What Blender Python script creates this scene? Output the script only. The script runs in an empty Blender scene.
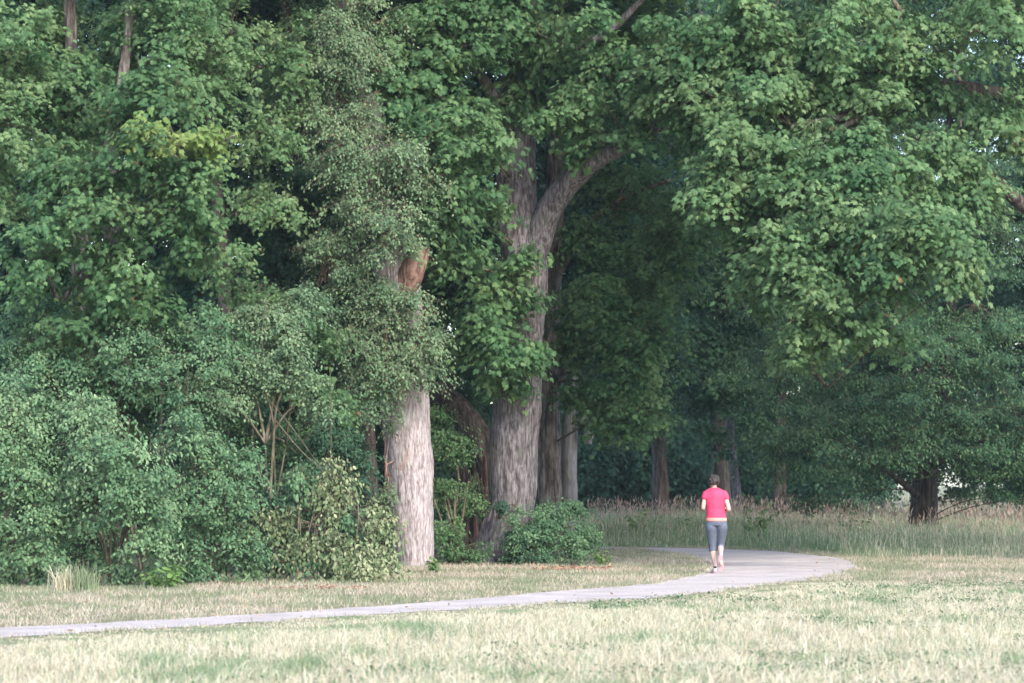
import bpy, bmesh, math, random
import numpy as np

# ------------------------------------------------------------------ camera, light
S = bpy.context.scene
COL = S.collection
FPX = 2844.4
PITCH = math.atan(136.5 / FPX)
CAMZ = 1.6
cam = bpy.data.cameras.new("camera"); camo = bpy.data.objects.new("camera", cam)
COL.objects.link(camo); S.camera = camo
camo.location = (0, 0, CAMZ); camo.rotation_euler = (math.pi / 2 + PITCH, 0, 0)
cam.sensor_width = 36; cam.lens = 100; cam.clip_start = 0.1; cam.clip_end = 3000
cam.dof.use_dof = True; cam.dof.focus_distance = 50; cam.dof.aperture_fstop = 3.2

SUN_EL, SUN_AZ = 38.0, 150.0      # azimuth measured clockwise from +Y (view direction)
W = bpy.data.worlds.new("World"); S.world = W; W.use_nodes = True
nt = W.node_tree; bg = nt.nodes["Background"]
sky = nt.nodes.new("ShaderNodeTexSky"); sky.sky_type = 'NISHITA'; sky.sun_disc = False
sky.sun_elevation = math.radians(SUN_EL); sky.sun_rotation = math.radians(SUN_AZ)
sky.air_density = 1.0; sky.dust_density = 1.2; sky.ozone_density = 1.0
nt.links.new(sky.outputs[0], bg.inputs[0]); bg.inputs[1].default_value = 0.15
sl = bpy.data.lights.new("sun", 'SUN'); so = bpy.data.objects.new("sun", sl); COL.objects.link(so)
sl.energy = 1.5; sl.angle = math.radians(14); sl.color = (1.0, 0.94, 0.86)
az, el = math.radians(SUN_AZ), math.radians(SUN_EL)
from mathutils import Vector, Matrix
sd = Vector((math.sin(az) * math.cos(el), math.cos(az) * math.cos(el), math.sin(el)))
so.rotation_euler = sd.to_track_quat('Z', 'Y').to_euler(); so.location = (0, 0, 30)
S.view_settings.view_transform = 'Standard'; S.view_settings.look = 'None'
S.view_settings.gamma = 1; S.view_settings.exposure = 1.78
S.cycles.max_bounces = 6; S.cycles.diffuse_bounces = 3; S.cycles.transmission_bounces = 4
S.cycles.glossy_bounces = 2

rng = np.random.default_rng(11)
random.seed(5)

# ------------------------------------------------------------------ projection
cP, sP = math.cos(PITCH), math.sin(PITCH)
def ray(px, py):
    x = (px - 512) / FPX; y = -(py - 341.5) / FPX
    return np.array([x, cP - y * sP, sP + y * cP])
def at(px, py, D):
    d = ray(px, py); t = D / d[1]
    return np.array([d[0] * t, D, CAMZ + d[2] * t])
def gnd(px, py):
    d = ray(px, py); t = -CAMZ / d[2]
    return np.array([d[0] * t, d[1] * t, 0.0])
def unit(v):
    v = np.asarray(v, float)
    return v / np.maximum(np.linalg.norm(v, axis=-1, keepdims=True), 1e-9)

# ------------------------------------------------------------------ numpy noise
_H = rng.random(65536)
def _h(i, j, k):
    return _H[((i * 73856093) ^ (j * 19349663) ^ (k * 83492791)) & 65535]
def noise3(p, s=1.0):
    p = np.asarray(p, float) * s
    i = np.floor(p).astype(np.int64); f = p - i; f = f * f * (3 - 2 * f)
    r = 0
    for a in (0, 1):
        for b in (0, 1):
            for c in (0, 1):
                w = (f[..., 0] if a else 1 - f[..., 0]) * (f[..., 1] if b else 1 - f[..., 1]) * (f[..., 2] if c else 1 - f[..., 2])
                r = r + w * _h(i[..., 0] + a, i[..., 1] + b, i[..., 2] + c)
    return r

# ------------------------------------------------------------------ mesh helpers
class Geo:
    """collects vertices / faces of ONE mesh"""
    def __init__(s): s.v = []; s.f = []; s.n = 0
    def add(s, verts, sizes, idx, mat=0, rnd=None):
        # verts (n,3); sizes (F,) face sizes; idx flat loops
        s.v.append(np.asarray(verts, float)); sizes = np.asarray(sizes)
        m = np.full(len(sizes), mat) if np.isscalar(mat) else np.asarray(mat)
        r = rng.random(len(sizes)) if rnd is None else np.asarray(rnd)
        s.f.append((sizes, np.asarray(idx) + s.n, m, r)); s.n += len(verts)
    def build(s, name, mats, parent=None, smooth=False, origin=None):
        v = np.concatenate(s.v)
        if parent is not None: v = v - np.array(parent.location)
        elif origin is not None: v = v - np.array(origin)
        sz = np.concatenate([a[0] for a in s.f]); ix = np.concatenate([a[1] for a in s.f])
        mi = np.concatenate([a[2] for a in s.f]); rn = np.concatenate([a[3] for a in s.f])
        me = bpy.data.meshes.new(name)
        me.vertices.add(len(v)); me.vertices.foreach_set('co', v.astype(np.float32).ravel())
        me.loops.add(len(ix)); me.loops.foreach_set('vertex_index', ix.astype(np.int32))
        me.polygons.add(len(sz))
        st = np.concatenate([[0], np.cumsum(sz)[:-1]])
        me.polygons.foreach_set('loop_start', st.astype(np.int32))
        if not isinstance(mats, (list, tuple)): mats = [mats]
        for m in mats: me.materials.append(m)
        me.update(calc_edges=True)
        me.polygons.foreach_set('material_index', mi.astype(np.int32))
        me.polygons.foreach_set('use_smooth', np.full(len(sz), smooth))
        at_ = me.attributes.new('rnd', 'FLOAT', 'FACE'); at_.data.foreach_set('value', rn.astype(np.float32))
        o = bpy.data.objects.new(name, me); COL.objects.link(o)
        if parent is not None: o.parent = parent
        elif origin is not None: o.location = origin
        return o

def thing(name, label, cat, loc, group=None):
    o = bpy.data.objects.new(name, None); COL.objects.link(o); o.empty_display_size = .3
    o.location = [float(c) for c in loc]; o['label'] = label; o['category'] = cat
    if group: o['group'] = group
    return o
def tag(o, label=None, cat=None, group=None, kind=None):
    for k, v in (('label', label), ('category', cat), ('group', group), ('kind', kind)):
        if v: o[k] = v
    return o

def catmull(P, R, n):
    P = np.asarray(P, float); R = np.asarray(R, float)
    k = len(P); t = np.linspace(0, k - 1, n); i = np.clip(t.astype(int), 0, k - 2); f = (t - i)[:, None]
    g = lambda a: P[np.clip(a, 0, k - 1)]
    p0, p1, p2, p3 = g(i - 1), g(i), g(i + 1), g(i + 2)
    Q = .5 * (2 * p1 + (p2 - p0) * f + (2 * p0 - 5 * p1 + 4 * p2 - p3) * f ** 2 + (3 * p1 - p0 - 3 * p2 + p3) * f ** 3)
    return Q, np.interp(t, np.arange(k), R)

def tube(g, P, R, sides=16, seg=None, rough=0.0, fs=9.0, lump=0.0, mat=0, cap=True, flare=0.0, nfl=6):
    """round bark limb along P; rough = fissure depth (m), lump = broad swellings"""
    n = seg or max(4, len(P) * 4)
    Q, r = catmull(P, R, n)
    T = unit(np.gradient(Q, axis=0))
    ref = np.array([0.0, 1.0, 0.05]) if abs(T[0][1]) < .9 else np.array([0, 0, 1.0])
    X = unit(np.cross(T, ref)); Y = np.cross(T, X)
    a = np.linspace(0, 2 * math.pi, sides, endpoint=False)
    rr = np.repeat(r[:, None], sides, 1)
    h = np.concatenate([[0], np.cumsum(np.linalg.norm(np.diff(Q, axis=0), axis=1))])[:, None]
    ca, sa = np.cos(a)[None], np.sin(a)[None]
    if flare:
        rr = rr * (1 + flare * np.exp(-h / .35) * (1 + .6 * np.sin(nfl * a + 1.3)[None]))
    if lump:
        q = np.stack([ca * rr * 1 + 0 * h, sa * rr + 0 * h, h * .8 + 0 * ca], -1)
        rr = rr * (1 + lump * (noise3(q + Q[0], 2.2) - .5) * 2)
    if rough:
        q = np.stack([ca * 1.0 + 0 * h, sa + 0 * h, h * .22 + 0 * ca], -1)
        nn = np.abs(noise3(q + 7.1 + Q[0], fs) - .5) * 2
        n2 = np.abs(noise3(q * np.array([1, 1, 2.5]) + 3.1, fs * 2.3) - .5) * 2
        rr = rr + rough * (nn * 1.2 + n2 * .5 - .8)
    V = Q[:, None] + X[:, None] * (ca * rr)[..., None] + Y[:, None] * (sa * rr)[..., None]
    V = V.reshape(-1, 3)
    i = np.arange(n - 1)[:, None] * sides; j = np.arange(sides)[None]; j2 = (j + 1) % sides
    F = np.stack([i + j, i + j2, i + sides + j2, i + sides + j], -1).reshape(-1, 4)
    sizes = np.full(len(F), 4); idx = F.ravel()
    if cap:
        sizes = np.concatenate([sizes, [sides, sides]])
        idx = np.concatenate([idx, np.arange(sides)[::-1], np.arange(sides) + (n - 1) * sides])
    g.add(V, sizes, idx, mat)

def twigs(g, A, B, r0, r1, bend=None, sides=3, seg=3, mat=0):
    """many thin bent twigs at once, A -> B"""
    A = np.asarray(A); B = np.asarray(B); n = len(A)
    if n == 0: return
    L = np.linalg.norm(B - A, axis=1)[:, None]
    mid = (A + B) / 2 + (rng.normal(0, .07, (n, 3)) * L if bend is None else bend)
    r0 = np.broadcast_to(r0, n); r1 = np.broadcast_to(r1, n)
    T = unit(B - A); X = unit(np.cross(T, np.array([.13, .2, 1.0]))); Y = np.cross(T, X)
    a = np.linspace(0, 2 * math.pi, sides, endpoint=False)
    rows = []
    for k in range(seg + 1):
        t = k / seg
        c = (1 - t) ** 2 * A + 2 * t * (1 - t) * mid + t * t * B
        r = (r0 * (1 - t) + r1 * t)[:, None, None]
        rows.append(c[:, None] + r * (X[:, None] * np.cos(a)[None, :, None] + Y[:, None] * np.sin(a)[None, :, None]))
    V = np.stack(rows, 1).reshape(-1, 3)                 # n, seg+1, sides
    base = np.arange(n)[:, None, None] * (seg + 1) * sides
    i = np.arange(seg)[None, :, None] * sides; j = np.arange(sides)[None, None]; j2 = (j + 1) % sides
    F = np.stack([base + i + j, base + i + j2, base + i + sides + j2, base + i + sides + j], -1).reshape(-1, 4)
    g.add(V, np.full(len(F), 4), F.ravel(), mat)

# leaf outlines: half outline from stalk to tip, mirrored, folded on the midrib
HALF = {
    'maple': [(0, 0), (.34, -.14), (.26, .12), (.62, .16), (.36, .34), (.56, .66), (.20, .56), (.20, .82), (0, 1.12)],
    'maple_far': [(0, 0), (.46, .0), (.24, .22), (.60, .52), (.18, .58), (0, 1.1)],
    'oval': [(0, 0), (.27, .28), (.24, .66), (0, 1)],
    'long': [(0, 0), (.19, .3), (.15, .68), (0, 1)],
}
def leaves(g, pos, tip, nrm, size, kind='oval', fold=.3, mat=0, rnd=None):
    H = np.array(HALF[kind]); k = len(H); m = k - 2
    z = lambda x, y: -fold * np.abs(x) - .22 * y * y
    R = np.stack([H[:, 0], H[:, 1], z(H[:, 0], H[:, 1])], 1)
    L = R[1:-1] * np.array([-1, 1, 1])
    T = np.concatenate([R, L])                            # k + m verts
    Yv = unit(tip); Zv = unit(nrm - (nrm * Yv).sum(1, keepdims=True) * Yv); Xv = np.cross(Yv, Zv)
    s = np.broadcast_to(size, len(pos))[:, None, None]
    wj = (1 + rng.normal(0, .12, len(pos)))[:, None, None]
    V = pos[:, None] + s * (T[None, :, 0:1] * wj * Xv[:, None] + T[None, :, 1:2] * Yv[:, None] + T[None, :, 2:3] * Zv[:, None])
    f1 = list(range(k)); f2 = [k - 1] + list(range(k + m - 1, k - 1, -1)) + [0]
    f2 = f2[::1]
    nb = (np.arange(len(pos)) * (k + m))[:, None]
    idx = np.concatenate([nb + np.array(f1)[None], nb + np.array(f2)[None]], 1).ravel()
    sz = np.full(2 * len(pos), k)
    r = rng.random(len(pos)) if rnd is None else rnd
    g.add(V.reshape(-1, 3), sz, idx, mat, np.repeat(r, 2))

UP = np.array([0, 0, 1.0])
def pads(gl, gt, C, O, R, ns=9, nl=11, size=.11, kind='maple', droop=.35, mat=0, spread=1.25, upn=.8, outn=.55, thick=.28, jit=.42, vs=1.0):
    """boughs: each pad is a fan of leafy sprays growing outward along O from C"""
    n = len(C); R = np.broadcast_to(R, n)
    a = rng.uniform(-spread, spread, (n, ns))
    ca, sa = np.cos(a), np.sin(a)
    O = O.copy(); O[:, 2] *= .5; O = unit(O)
    side = unit(np.cross(O, UP))
    d = O[:, None] * ca[..., None] + side[:, None] * sa[..., None]
    d = d + UP * rng.uniform(-.45 * vs, .22 * vs, (n, ns))[..., None]; d = unit(d)
    L = R[:, None] * rng.uniform(.65, 1.25, (n, ns))
    st = C[:, None] - O[:, None] * (R * .55)[:, None, None] + rng.normal(0, 1, (n, ns, 3)) * (R[:, None, None] * np.array([.22, .22, thick]))
    t = (np.arange(nl) + rng.uniform(.1, .9, (n, ns, nl))) / nl
    sgn = np.where(np.arange(nl) % 2, 1.0, -1.0)[None, None, :, None]
    lat = unit(np.cross(d, UP))[:, :, None]
    P = st[:, :, None] + d[:, :, None] * (L[..., None] * t)[..., None] - UP * (droop * L[..., None] * t * t)[..., None]
    P = P + lat * sgn * size * .35 + rng.normal(0, size * .45, P.shape)
    dd = d[:, :, None] - UP * (2 * droop * t)[..., None]
    tip = dd * .55 + lat * sgn * .6 - UP * .35 + rng.normal(0, .3, P.shape)
    nr = UP * upn + O[:, None, None] * outn + rng.normal(0, jit, P.shape)
    s = size * .9 * rng.uniform(.55, 1.2, P.shape[:3])
    prn = rng.normal(0, .13, (n, 1, 1)) + rng.normal(0, .05, (n, ns, 1))
    r = np.clip(rng.normal(.5, .17, P.shape[:3]) + prn, 0, .97)
    r[rng.random(r.shape) < .0012] = 1.0
    keep = rng.random(P.shape[:3]) > .1
    leaves(gl, P[keep], tip[keep], nr[keep], s[keep], kind, mat=mat, rnd=r[keep])
    if gt is not None:
        E = st + d * L[..., None] - UP * (droop * L)[..., None]
        A = st.reshape(-1, 3); B = E.reshape(-1, 3)
        b = (UP * (droop * L * .3)[..., None]).reshape(-1, 3)
        twigs(gt, A, B, .003, .0015, bend=b, seg=2)
    return C - O * (R * .55)[:, None]

def blob_points(px, py, D, rx, ry, rd, dens, hollow=.45, nmin=3):
    """bough positions filling an ellipsoid; px/py radii in photo pixels, rd in metres"""
    c = at(px, py, D); m = D / FPX
    a, b = rx * m, ry * m
    n = max(nmin, int(math.pi * a * b * dens))
    u = unit(rng.normal(0, 1, (n, 3)))
    r = rng.random(n) ** hollow
    P = u * r[:, None] * np.array([a, rd, b]) * 1.0
    return c, c + P, u

# ------------------------------------------------------------------ materials
def newmat(name):
    m = bpy.data.materials.new(name); m.use_nodes = True
    nt = m.node_tree; return m, nt, nt.nodes, nt.links, nt.nodes['Principled BSDF']
def ramp(N, stops):
    r = N.new('ShaderNodeValToRGB'); e = r.color_ramp.elements
    while len(e) < len(stops): e.new(.5)
    for k, (p, c) in enumerate(stops): e[k].position = p; e[k].color = (*c, 1)
    return r
def leafmat(name, dark, mid, light, trans=.3, rough=.6, spec=.22, odd=None, nscale=.9):
    m, nt, N, L, b = newmat(name)
    a = N.new('ShaderNodeAttribute'); a.attribute_name = 'rnd'
    stops = [(0, dark), (.45, mid), (.85, light)]
    if odd: stops += [(.9985, light), (1.0, odd)]
    r = ramp(N, stops)
    L.new(a.outputs['Fac'], r.inputs[0])
    g = N.new('ShaderNodeNewGeometry')
    nz = N.new('ShaderNodeTexNoise'); nz.inputs['Scale'].default_value = nscale; nz.inputs['Detail'].default_value = 2
    L.new(g.outputs['Position'], nz.inputs['Vector'])
    hs = N.new('ShaderNodeHueSaturation')
    mp = N.new('ShaderNodeMapRange'); mp.inputs[1].default_value = .3; mp.inputs[2].default_value = .7
    mp.inputs[3].default_value = .482; mp.inputs[4].default_value = .508
    L.new(nz.outputs[0], mp.inputs[0]); L.new(mp.outputs[0], hs.inputs['Hue']); L.new(r.outputs[0], hs.inputs['Color'])
    # undersides are paler and duller
    mx = N.new('ShaderNodeMix'); mx.data_type = 'RGBA'
    L.new(g.outputs['Backfacing'], mx.inputs[0]); L.new(hs.outputs[0], mx.inputs[6])
    h2 = N.new('ShaderNodeHueSaturation'); h2.inputs['Saturation'].default_value = .88; h2.inputs['Value'].default_value = 1.15
    L.new(hs.outputs[0], h2.inputs['Color']); L.new(h2.outputs[0], mx.inputs[7])
    L.new(mx.outputs[2], b.inputs['Base Color'])
    b.inputs['Roughness'].default_value = rough; b.inputs['Specular IOR Level'].default_value = spec
    tr = N.new('ShaderNodeBsdfTranslucent'); h3 = N.new('ShaderNodeHueSaturation')
    h3.inputs['Value'].default_value = 1.5; h3.inputs['Hue'].default_value = .48
    L.new(hs.outputs[0], h3.inputs['Color']); L.new(h3.outputs[0], tr.inputs[0])
    ms = N.new('ShaderNodeMixShader'); ms.inputs[0].default_value = trans
    L.new(b.outputs[0], ms.inputs[1]); L.new(tr.outputs[0], ms.inputs[2])
    L.new(ms.outputs[0], N['Material Output'].inputs[0])
    return m
def barkmat(name, c1, c2, c3, zs=.08, scale=16, bump=.5, patch=None, patch_lo=.58):
    m, nt, N, L, b = newmat(name)
    tc = N.new('ShaderNodeTexCoord'); mp = N.new('ShaderNodeMapping'); mp.inputs['Scale'].default_value = (1, 1, zs)
    L.new(tc.outputs['Object'], mp.inputs[0])
    n1 = N.new('ShaderNodeTexNoise'); n1.inputs['Scale'].default_value = scale; n1.inputs['Detail'].default_value = 6; n1.inputs['Roughness'].default_value = .65
    n1.inputs['Distortion'].default_value = .4
    L.new(mp.outputs[0], n1.inputs['Vector'])
    mp3 = N.new('ShaderNodeMapping'); mp3.inputs['Scale'].default_value = (1, 1, .3)
    L.new(tc.outputs['Object'], mp3.inputs[0])
    n3 = N.new('ShaderNodeTexVoronoi'); n3.inputs['Scale'].default_value = scale * .9; n3.feature = 'F1'; n3.inputs['Randomness'].default_value = 1
    n4 = N.new('ShaderNodeTexNoise'); n4.inputs['Scale'].default_value = scale * .35; n4.inputs['Detail'].default_value = 8; n4.inputs['Roughness'].default_value = .75
    va = N.new('ShaderNodeVectorMath'); va.operation = 'MULTIPLY_ADD'; va.inputs[1].default_value = (.05, .05, .05)
    L.new(mp3.outputs[0], n4.inputs['Vector']); L.new(n4.outputs['Color'], va.inputs[0]); L.new(mp3.outputs[0], va.inputs[2]); L.new(va.outputs[0], n3.inputs['Vector'])
    mm = N.new('ShaderNodeMath'); mm.operation = 'MULTIPLY_ADD'; mm.inputs[1].default_value = -.22; L.new(n3.outputs['Distance'], mm.inputs[0]); L.new(n1.outputs[0], mm.inputs[2])
    m5 = N.new('ShaderNodeMath'); m5.operation = 'MULTIPLY_ADD'; m5.inputs[1].default_value = .7; L.new(n4.outputs[0], m5.inputs[0]); L.new(mm.outputs[0], m5.inputs[2])
    m6 = N.new('ShaderNodeMath'); m6.operation = 'SUBTRACT'; m6.inputs[1].default_value = .25; L.new(m5.outputs[0], m6.inputs[0])
    r = ramp(N, [(.34, c1), (.5, c2), (.66, c3)]); L.new(m6.outputs[0], r.inputs[0])
    out = r.outputs[0]
    if patch:
        n2 = N.new('ShaderNodeTexNoise'); n2.inputs['Scale'].default_value = 2.6; n2.inputs['Detail'].default_value = 4
        mp2 = N.new('ShaderNodeMapping'); mp2.inputs['Scale'].default_value = (1, 1, .4)
        L.new(tc.outputs['Object'], mp2.inputs[0]); L.new(mp2.outputs[0], n2.inputs['Vector'])
        r2 = ramp(N, [(patch_lo, (0, 0, 0)), (patch_lo + .08, (1, 1, 1))]); L.new(n2.outputs[0], r2.inputs[0])
        mx = N.new('ShaderNodeMix'); mx.data_type = 'RGBA'; mx.inputs[7].default_value = (*patch, 1)
        ml = N.new('ShaderNodeMath'); ml.operation = 'MULTIPLY'; ml.inputs[1].default_value = .7
        L.new(r2.outputs[0], ml.inputs[0]); L.new(ml.outputs[0], mx.inputs[0]); L.new(out, mx.inputs[6]); out = mx.outputs[2]
    L.new(out, b.inputs['Base Color']); b.inputs['Roughness'].default_value = .9; b.inputs['Specular IOR Level'].default_value = .15
    bp = N.new('ShaderNodeBump'); bp.inputs['Strength'].default_value = bump; bp.inputs['Distance'].default_value = .03
    L.new(m6.outputs[0], bp.inputs['Height']); L.new(bp.outputs[0], b.inputs['Normal'])
    return m
def plain(name, c, rough=.8, var=.15, scale=30, spec=.3):
    m, nt, N, L, b = newmat(name)
    tc = N.new('ShaderNodeTexCoord'); n = N.new('ShaderNodeTexNoise'); n.inputs['Scale'].default_value = scale
    L.new(tc.outputs['Object'], n.inputs['Vector'])
    lo = tuple(x * (1 - var) for x in c); hi = tuple(min(1, x * (1 + var)) for x in c)
    r = ramp(N, [(.3, lo), (.7, hi)]); L.new(n.outputs[0], r.inputs[0]); L.new(r.outputs[0], b.inputs['Base Color'])
    b.inputs['Roughness'].default_value = rough; b.inputs['Specular IOR Level'].default_value = spec
    return m

M = {}
M['maple'] = leafmat('maple_leaf', (.034, .09, .036), (.066, .146, .061), (.135, .228, .092), odd=(.22, .13, .06), trans=.38)
M['maple_pale'] = leafmat('pale_maple_leaf', (.045, .105, .046), (.092, .180, .074), (.180, .275, .122), odd=(.26, .18, .09), trans=.38)
M['maple_bright'] = leafmat('fresh_maple_leaf', (.08, .15, .04), (.13, .205, .06), (.21, .28, .085))
M['grey'] = leafmat('grey_green_leaf', (.05, .105, .058), (.10, .170, .085), (.18, .255, .13), trans=.2)
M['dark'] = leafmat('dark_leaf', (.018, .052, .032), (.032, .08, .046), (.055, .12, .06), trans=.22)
M['beech'] = leafmat('shade_toned_hornbeam_leaf', (.017, .052, .028), (.034, .09, .045), (.115, .215, .09), trans=.22)  # dark and mid tones lowered to put the big maples' shade into the colour
M['shrub'] = leafmat('shrub_leaf', (.040, .100, .055), (.072, .155, .074), (.14, .23, .11), trans=.2)
M['shrub_pale'] = leafmat('pale_shrub_leaf', (.055, .12, .058), (.11, .20, .095), (.20, .30, .15), trans=.2)
M['wilt'] = leafmat('wilting_leaf', (.06, .105, .045), (.11, .16, .07), (.30, .32, .18), trans=.15)
M['herb'] = leafmat('herb_leaf', (.07, .15, .045), (.12, .22, .06), (.18, .28, .08), trans=.3)
M['weed'] = leafmat('clover_leaf', (.05, .11, .05), (.09, .17, .08), (.15, .24, .12))
M['bark'] = barkmat('grey_brown_bark', (.05, .04, .036), (.14, .115, .105), (.26, .225, .21))
M['bark_pale'] = barkmat('pale_pinkish_bark', (.21, .17, .165), (.36, .31, .305), (.48, .43, .43), zs=.14, scale=34, bump=.9, patch=(.30, .16, .11), patch_lo=.62)
M['bark_grey'] = barkmat('grey_lichen_bark', (.055, .045, .045), (.135, .116, .12), (.235, .21, .218), zs=.12, scale=26, bump=.8, patch=(.10, .105, .085), patch_lo=.55)
M['bark_dark'] = barkmat('dark_bark', (.03, .025, .024), (.07, .055, .05), (.13, .105, .10))
M['deadwood'] = barkmat('reddish_deadwood', (.05, .03, .028), (.17, .09, .08), (.33, .2, .18), zs=.08)
M['bark_rust'] = barkmat('rusty_bark', (.10, .06, .05), (.24, .14, .11), (.36, .24, .2))
M['bark_lightgrey'] = barkmat('smooth_light_grey_bark', (.16, .15, .15), (.26, .24, .24), (.34, .32, .32), bump=.3)
M['bark_tan'] = barkmat('tan_bark', (.24, .19, .14), (.42, .34, .26), (.52, .44, .36))
M['twig'] = barkmat('twig_bark', (.06, .055, .035), (.11, .095, .065), (.19, .16, .12), scale=20)

# ------------------------------------------------------------------ ground, path
def ground_material():
    m, nt, N, L, b = newmat('dry_meadow_soil')
    g = N.new('ShaderNodeNewGeometry')
    n1 = N.new('ShaderNodeTexNoise'); n1.inputs['Scale'].default_value = .9; n1.inputs['Detail'].default_value = 5
    n2 = N.new('ShaderNodeTexNoise'); n2.inputs['Scale'].default_value = 14; n2.inputs['Detail'].default_value = 6; n2.inputs['Roughness'].default_value = .7
    for n in (n1, n2): L.new(g.outputs['Position'], n.inputs['Vector'])
    a = ramp(N, [(.4, (.25, .26, .15)), (.55, (.34, .31, .21)), (.7, (.40, .35, .26))]); L.new(n1.outputs[0], a.inputs[0])
    c = ramp(N, [(.35, (.55, .55, .5)), (.65, (1, 1, 1))]); L.new(n2.outputs[0], c.inputs[0])
    mx = N.new('ShaderNodeMix'); mx.data_type = 'RGBA'; mx.blend_type = 'MULTIPLY'; mx.inputs[0].default_value = 1
    L.new(a.outputs[0], mx.inputs[6]); L.new(c.outputs[0], mx.inputs[7]); L.new(mx.outputs[2], b.inputs['Base Color'])
    b.inputs['Roughness'].default_value = 1; b.inputs['Specular IOR Level'].default_value = .1
    bp = N.new('ShaderNodeBump'); bp.inputs['Distance'].default_value = .05; L.new(n2.outputs[0], bp.inputs['Height']); L.new(bp.outputs[0], b.inputs['Normal'])
    return m
def path_material():
    m, nt, N, L, b = newmat('fine_gravel')
    g = N.new('ShaderNodeNewGeometry')
    n1 = N.new('ShaderNodeTexNoise'); n1.inputs['Scale'].default_value = 1.2; n1.inputs['Detail'].default_value = 5
    n2 = N.new('ShaderNodeTexNoise'); n2.inputs['Scale'].default_value = 40; n2.inputs['Detail'].default_value = 4; n2.inputs['Roughness'].default_value = .8
    for n in (n1, n2): L.new(g.outputs['Position'], n.inputs['Vector'])
    a = ramp(N, [(.35, (.53, .46, .435)), (.65, (.68, .60, .57))]); L.new(n1.outputs[0], a.inputs[0])
    c = ramp(N, [(.35, (.55, .55, .55)), (.6, (1, 1, 1))]); L.new(n2.outputs[0], c.inputs[0])
    mx = N.new('ShaderNodeMix'); mx.data_type = 'RGBA'; mx.blend_type = 'MULTIPLY'; mx.inputs[0].default_value = 1
    L.new(a.outputs[0], mx.inputs[6]); L.new(c.outputs[0], mx.inputs[7]); L.new(mx.outputs[2], b.inputs['Base Color'])
    b.inputs['Roughness'].default_value = 1; b.inputs['Specular IOR Level'].default_value = .1
    bp = N.new('ShaderNodeBump'); bp.inputs['Distance'].default_value = .02; L.new(n2.outputs[0], bp.inputs['Height']); L.new(bp.outputs[0], b.inputs['Normal'])
    return m
g = Geo(); g.add([(-300, -40, 0), (300, -40, 0), (300, 520, 0), (-300, 520, 0)], [4], [0, 1, 2, 3])
tag(g.build('meadow_ground', ground_material()), kind='structure')

near = [(0, 639), (150, 629), (340, 617), (500, 607), (600, 601), (680, 596), (750, 587), (800, 581), (845, 573), (855, 566)]
far = [(848, 560), (820, 556), (765, 551), (692, 548.5), (613, 547.5)]
inner_far = [(613, 549.5), (640, 549.8), (677, 554), (700, 559), (709, 565), (705, 571), (692, 576), (648, 584), (560, 591)]
inner_near = [(500, 597), (340, 609), (200, 617.5), (0, 628.5)]
near_w = [gnd(*p)[:2] for p in near]; far_w = [gnd(*p)[:2] for p in far]
inf_w = [gnd(*p)[:2] for p in inner_far]; inn_w = [gnd(*p)[:2] for p in inner_near]
nl_dir = unit(near_w[0] - near_w[1]); il_dir = unit(inn_w[-1] - inn_w[-2])
outer = [near_w[0] + nl_dir * 12] + near_w + far_w + [far_w[-1] + np.array([-4.0, 1.2]), far_w[-1] + np.array([-9, 5.0])]
inner = [inf_w[0] + np.array([-9.5, 2.8]), inf_w[0] + np.array([-4.2, -.9])] + inf_w + inn_w + [inn_w[-1] + il_dir * 12]
def smooth2(P, n):
    Q, _ = catmull(np.array(P), np.zeros(len(P)), n); return Q
outer_s = smooth2(outer, 420); inner_s = smooth2(inner, 420)
def wob(P):
    q = np.stack([P[:, 0], P[:, 1], 0 * P[:, 0]], 1)
    d = unit(np.stack([-np.gradient(P[:, 1]), np.gradient(P[:, 0])], 1))
    return P + d * ((noise3(q, 2.0) - .5) * .18 + (noise3(q, 7.0) - .5) * .14)[:, None]
outer_s = wob(outer_s); inner_s = wob(inner_s)
PATH = np.concatenate([outer_s, inner_s])
g = Geo(); g.add(np.c_[PATH, np.full(len(PATH), .006)], [len(PATH)], np.arange(len(PATH)))
po = g.build('footpath', path_material()); tag(po, kind='structure')
bm = bmesh.new(); bm.from_mesh(po.data); bmesh.ops.triangulate(bm, faces=bm.faces[:])
for f in bm.faces:
    if f.normal.z < 0: f.normal_flip()
bm.to_mesh(po.data); bm.free()

def in_poly(P, Q):
    x, y = P[:, 0], P[:, 1]; r = np.zeros(len(P), bool); n = len(Q); j = n - 1
    for i in range(n):
        xi, yi = Q[i]; xj, yj = Q[j]
        if yi != yj:
            c = ((yi > y) != (yj > y)) & (x < (xj - xi) * (y - yi) / (yj - yi) + xi); r ^= c
        j = i
    return r

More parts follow.
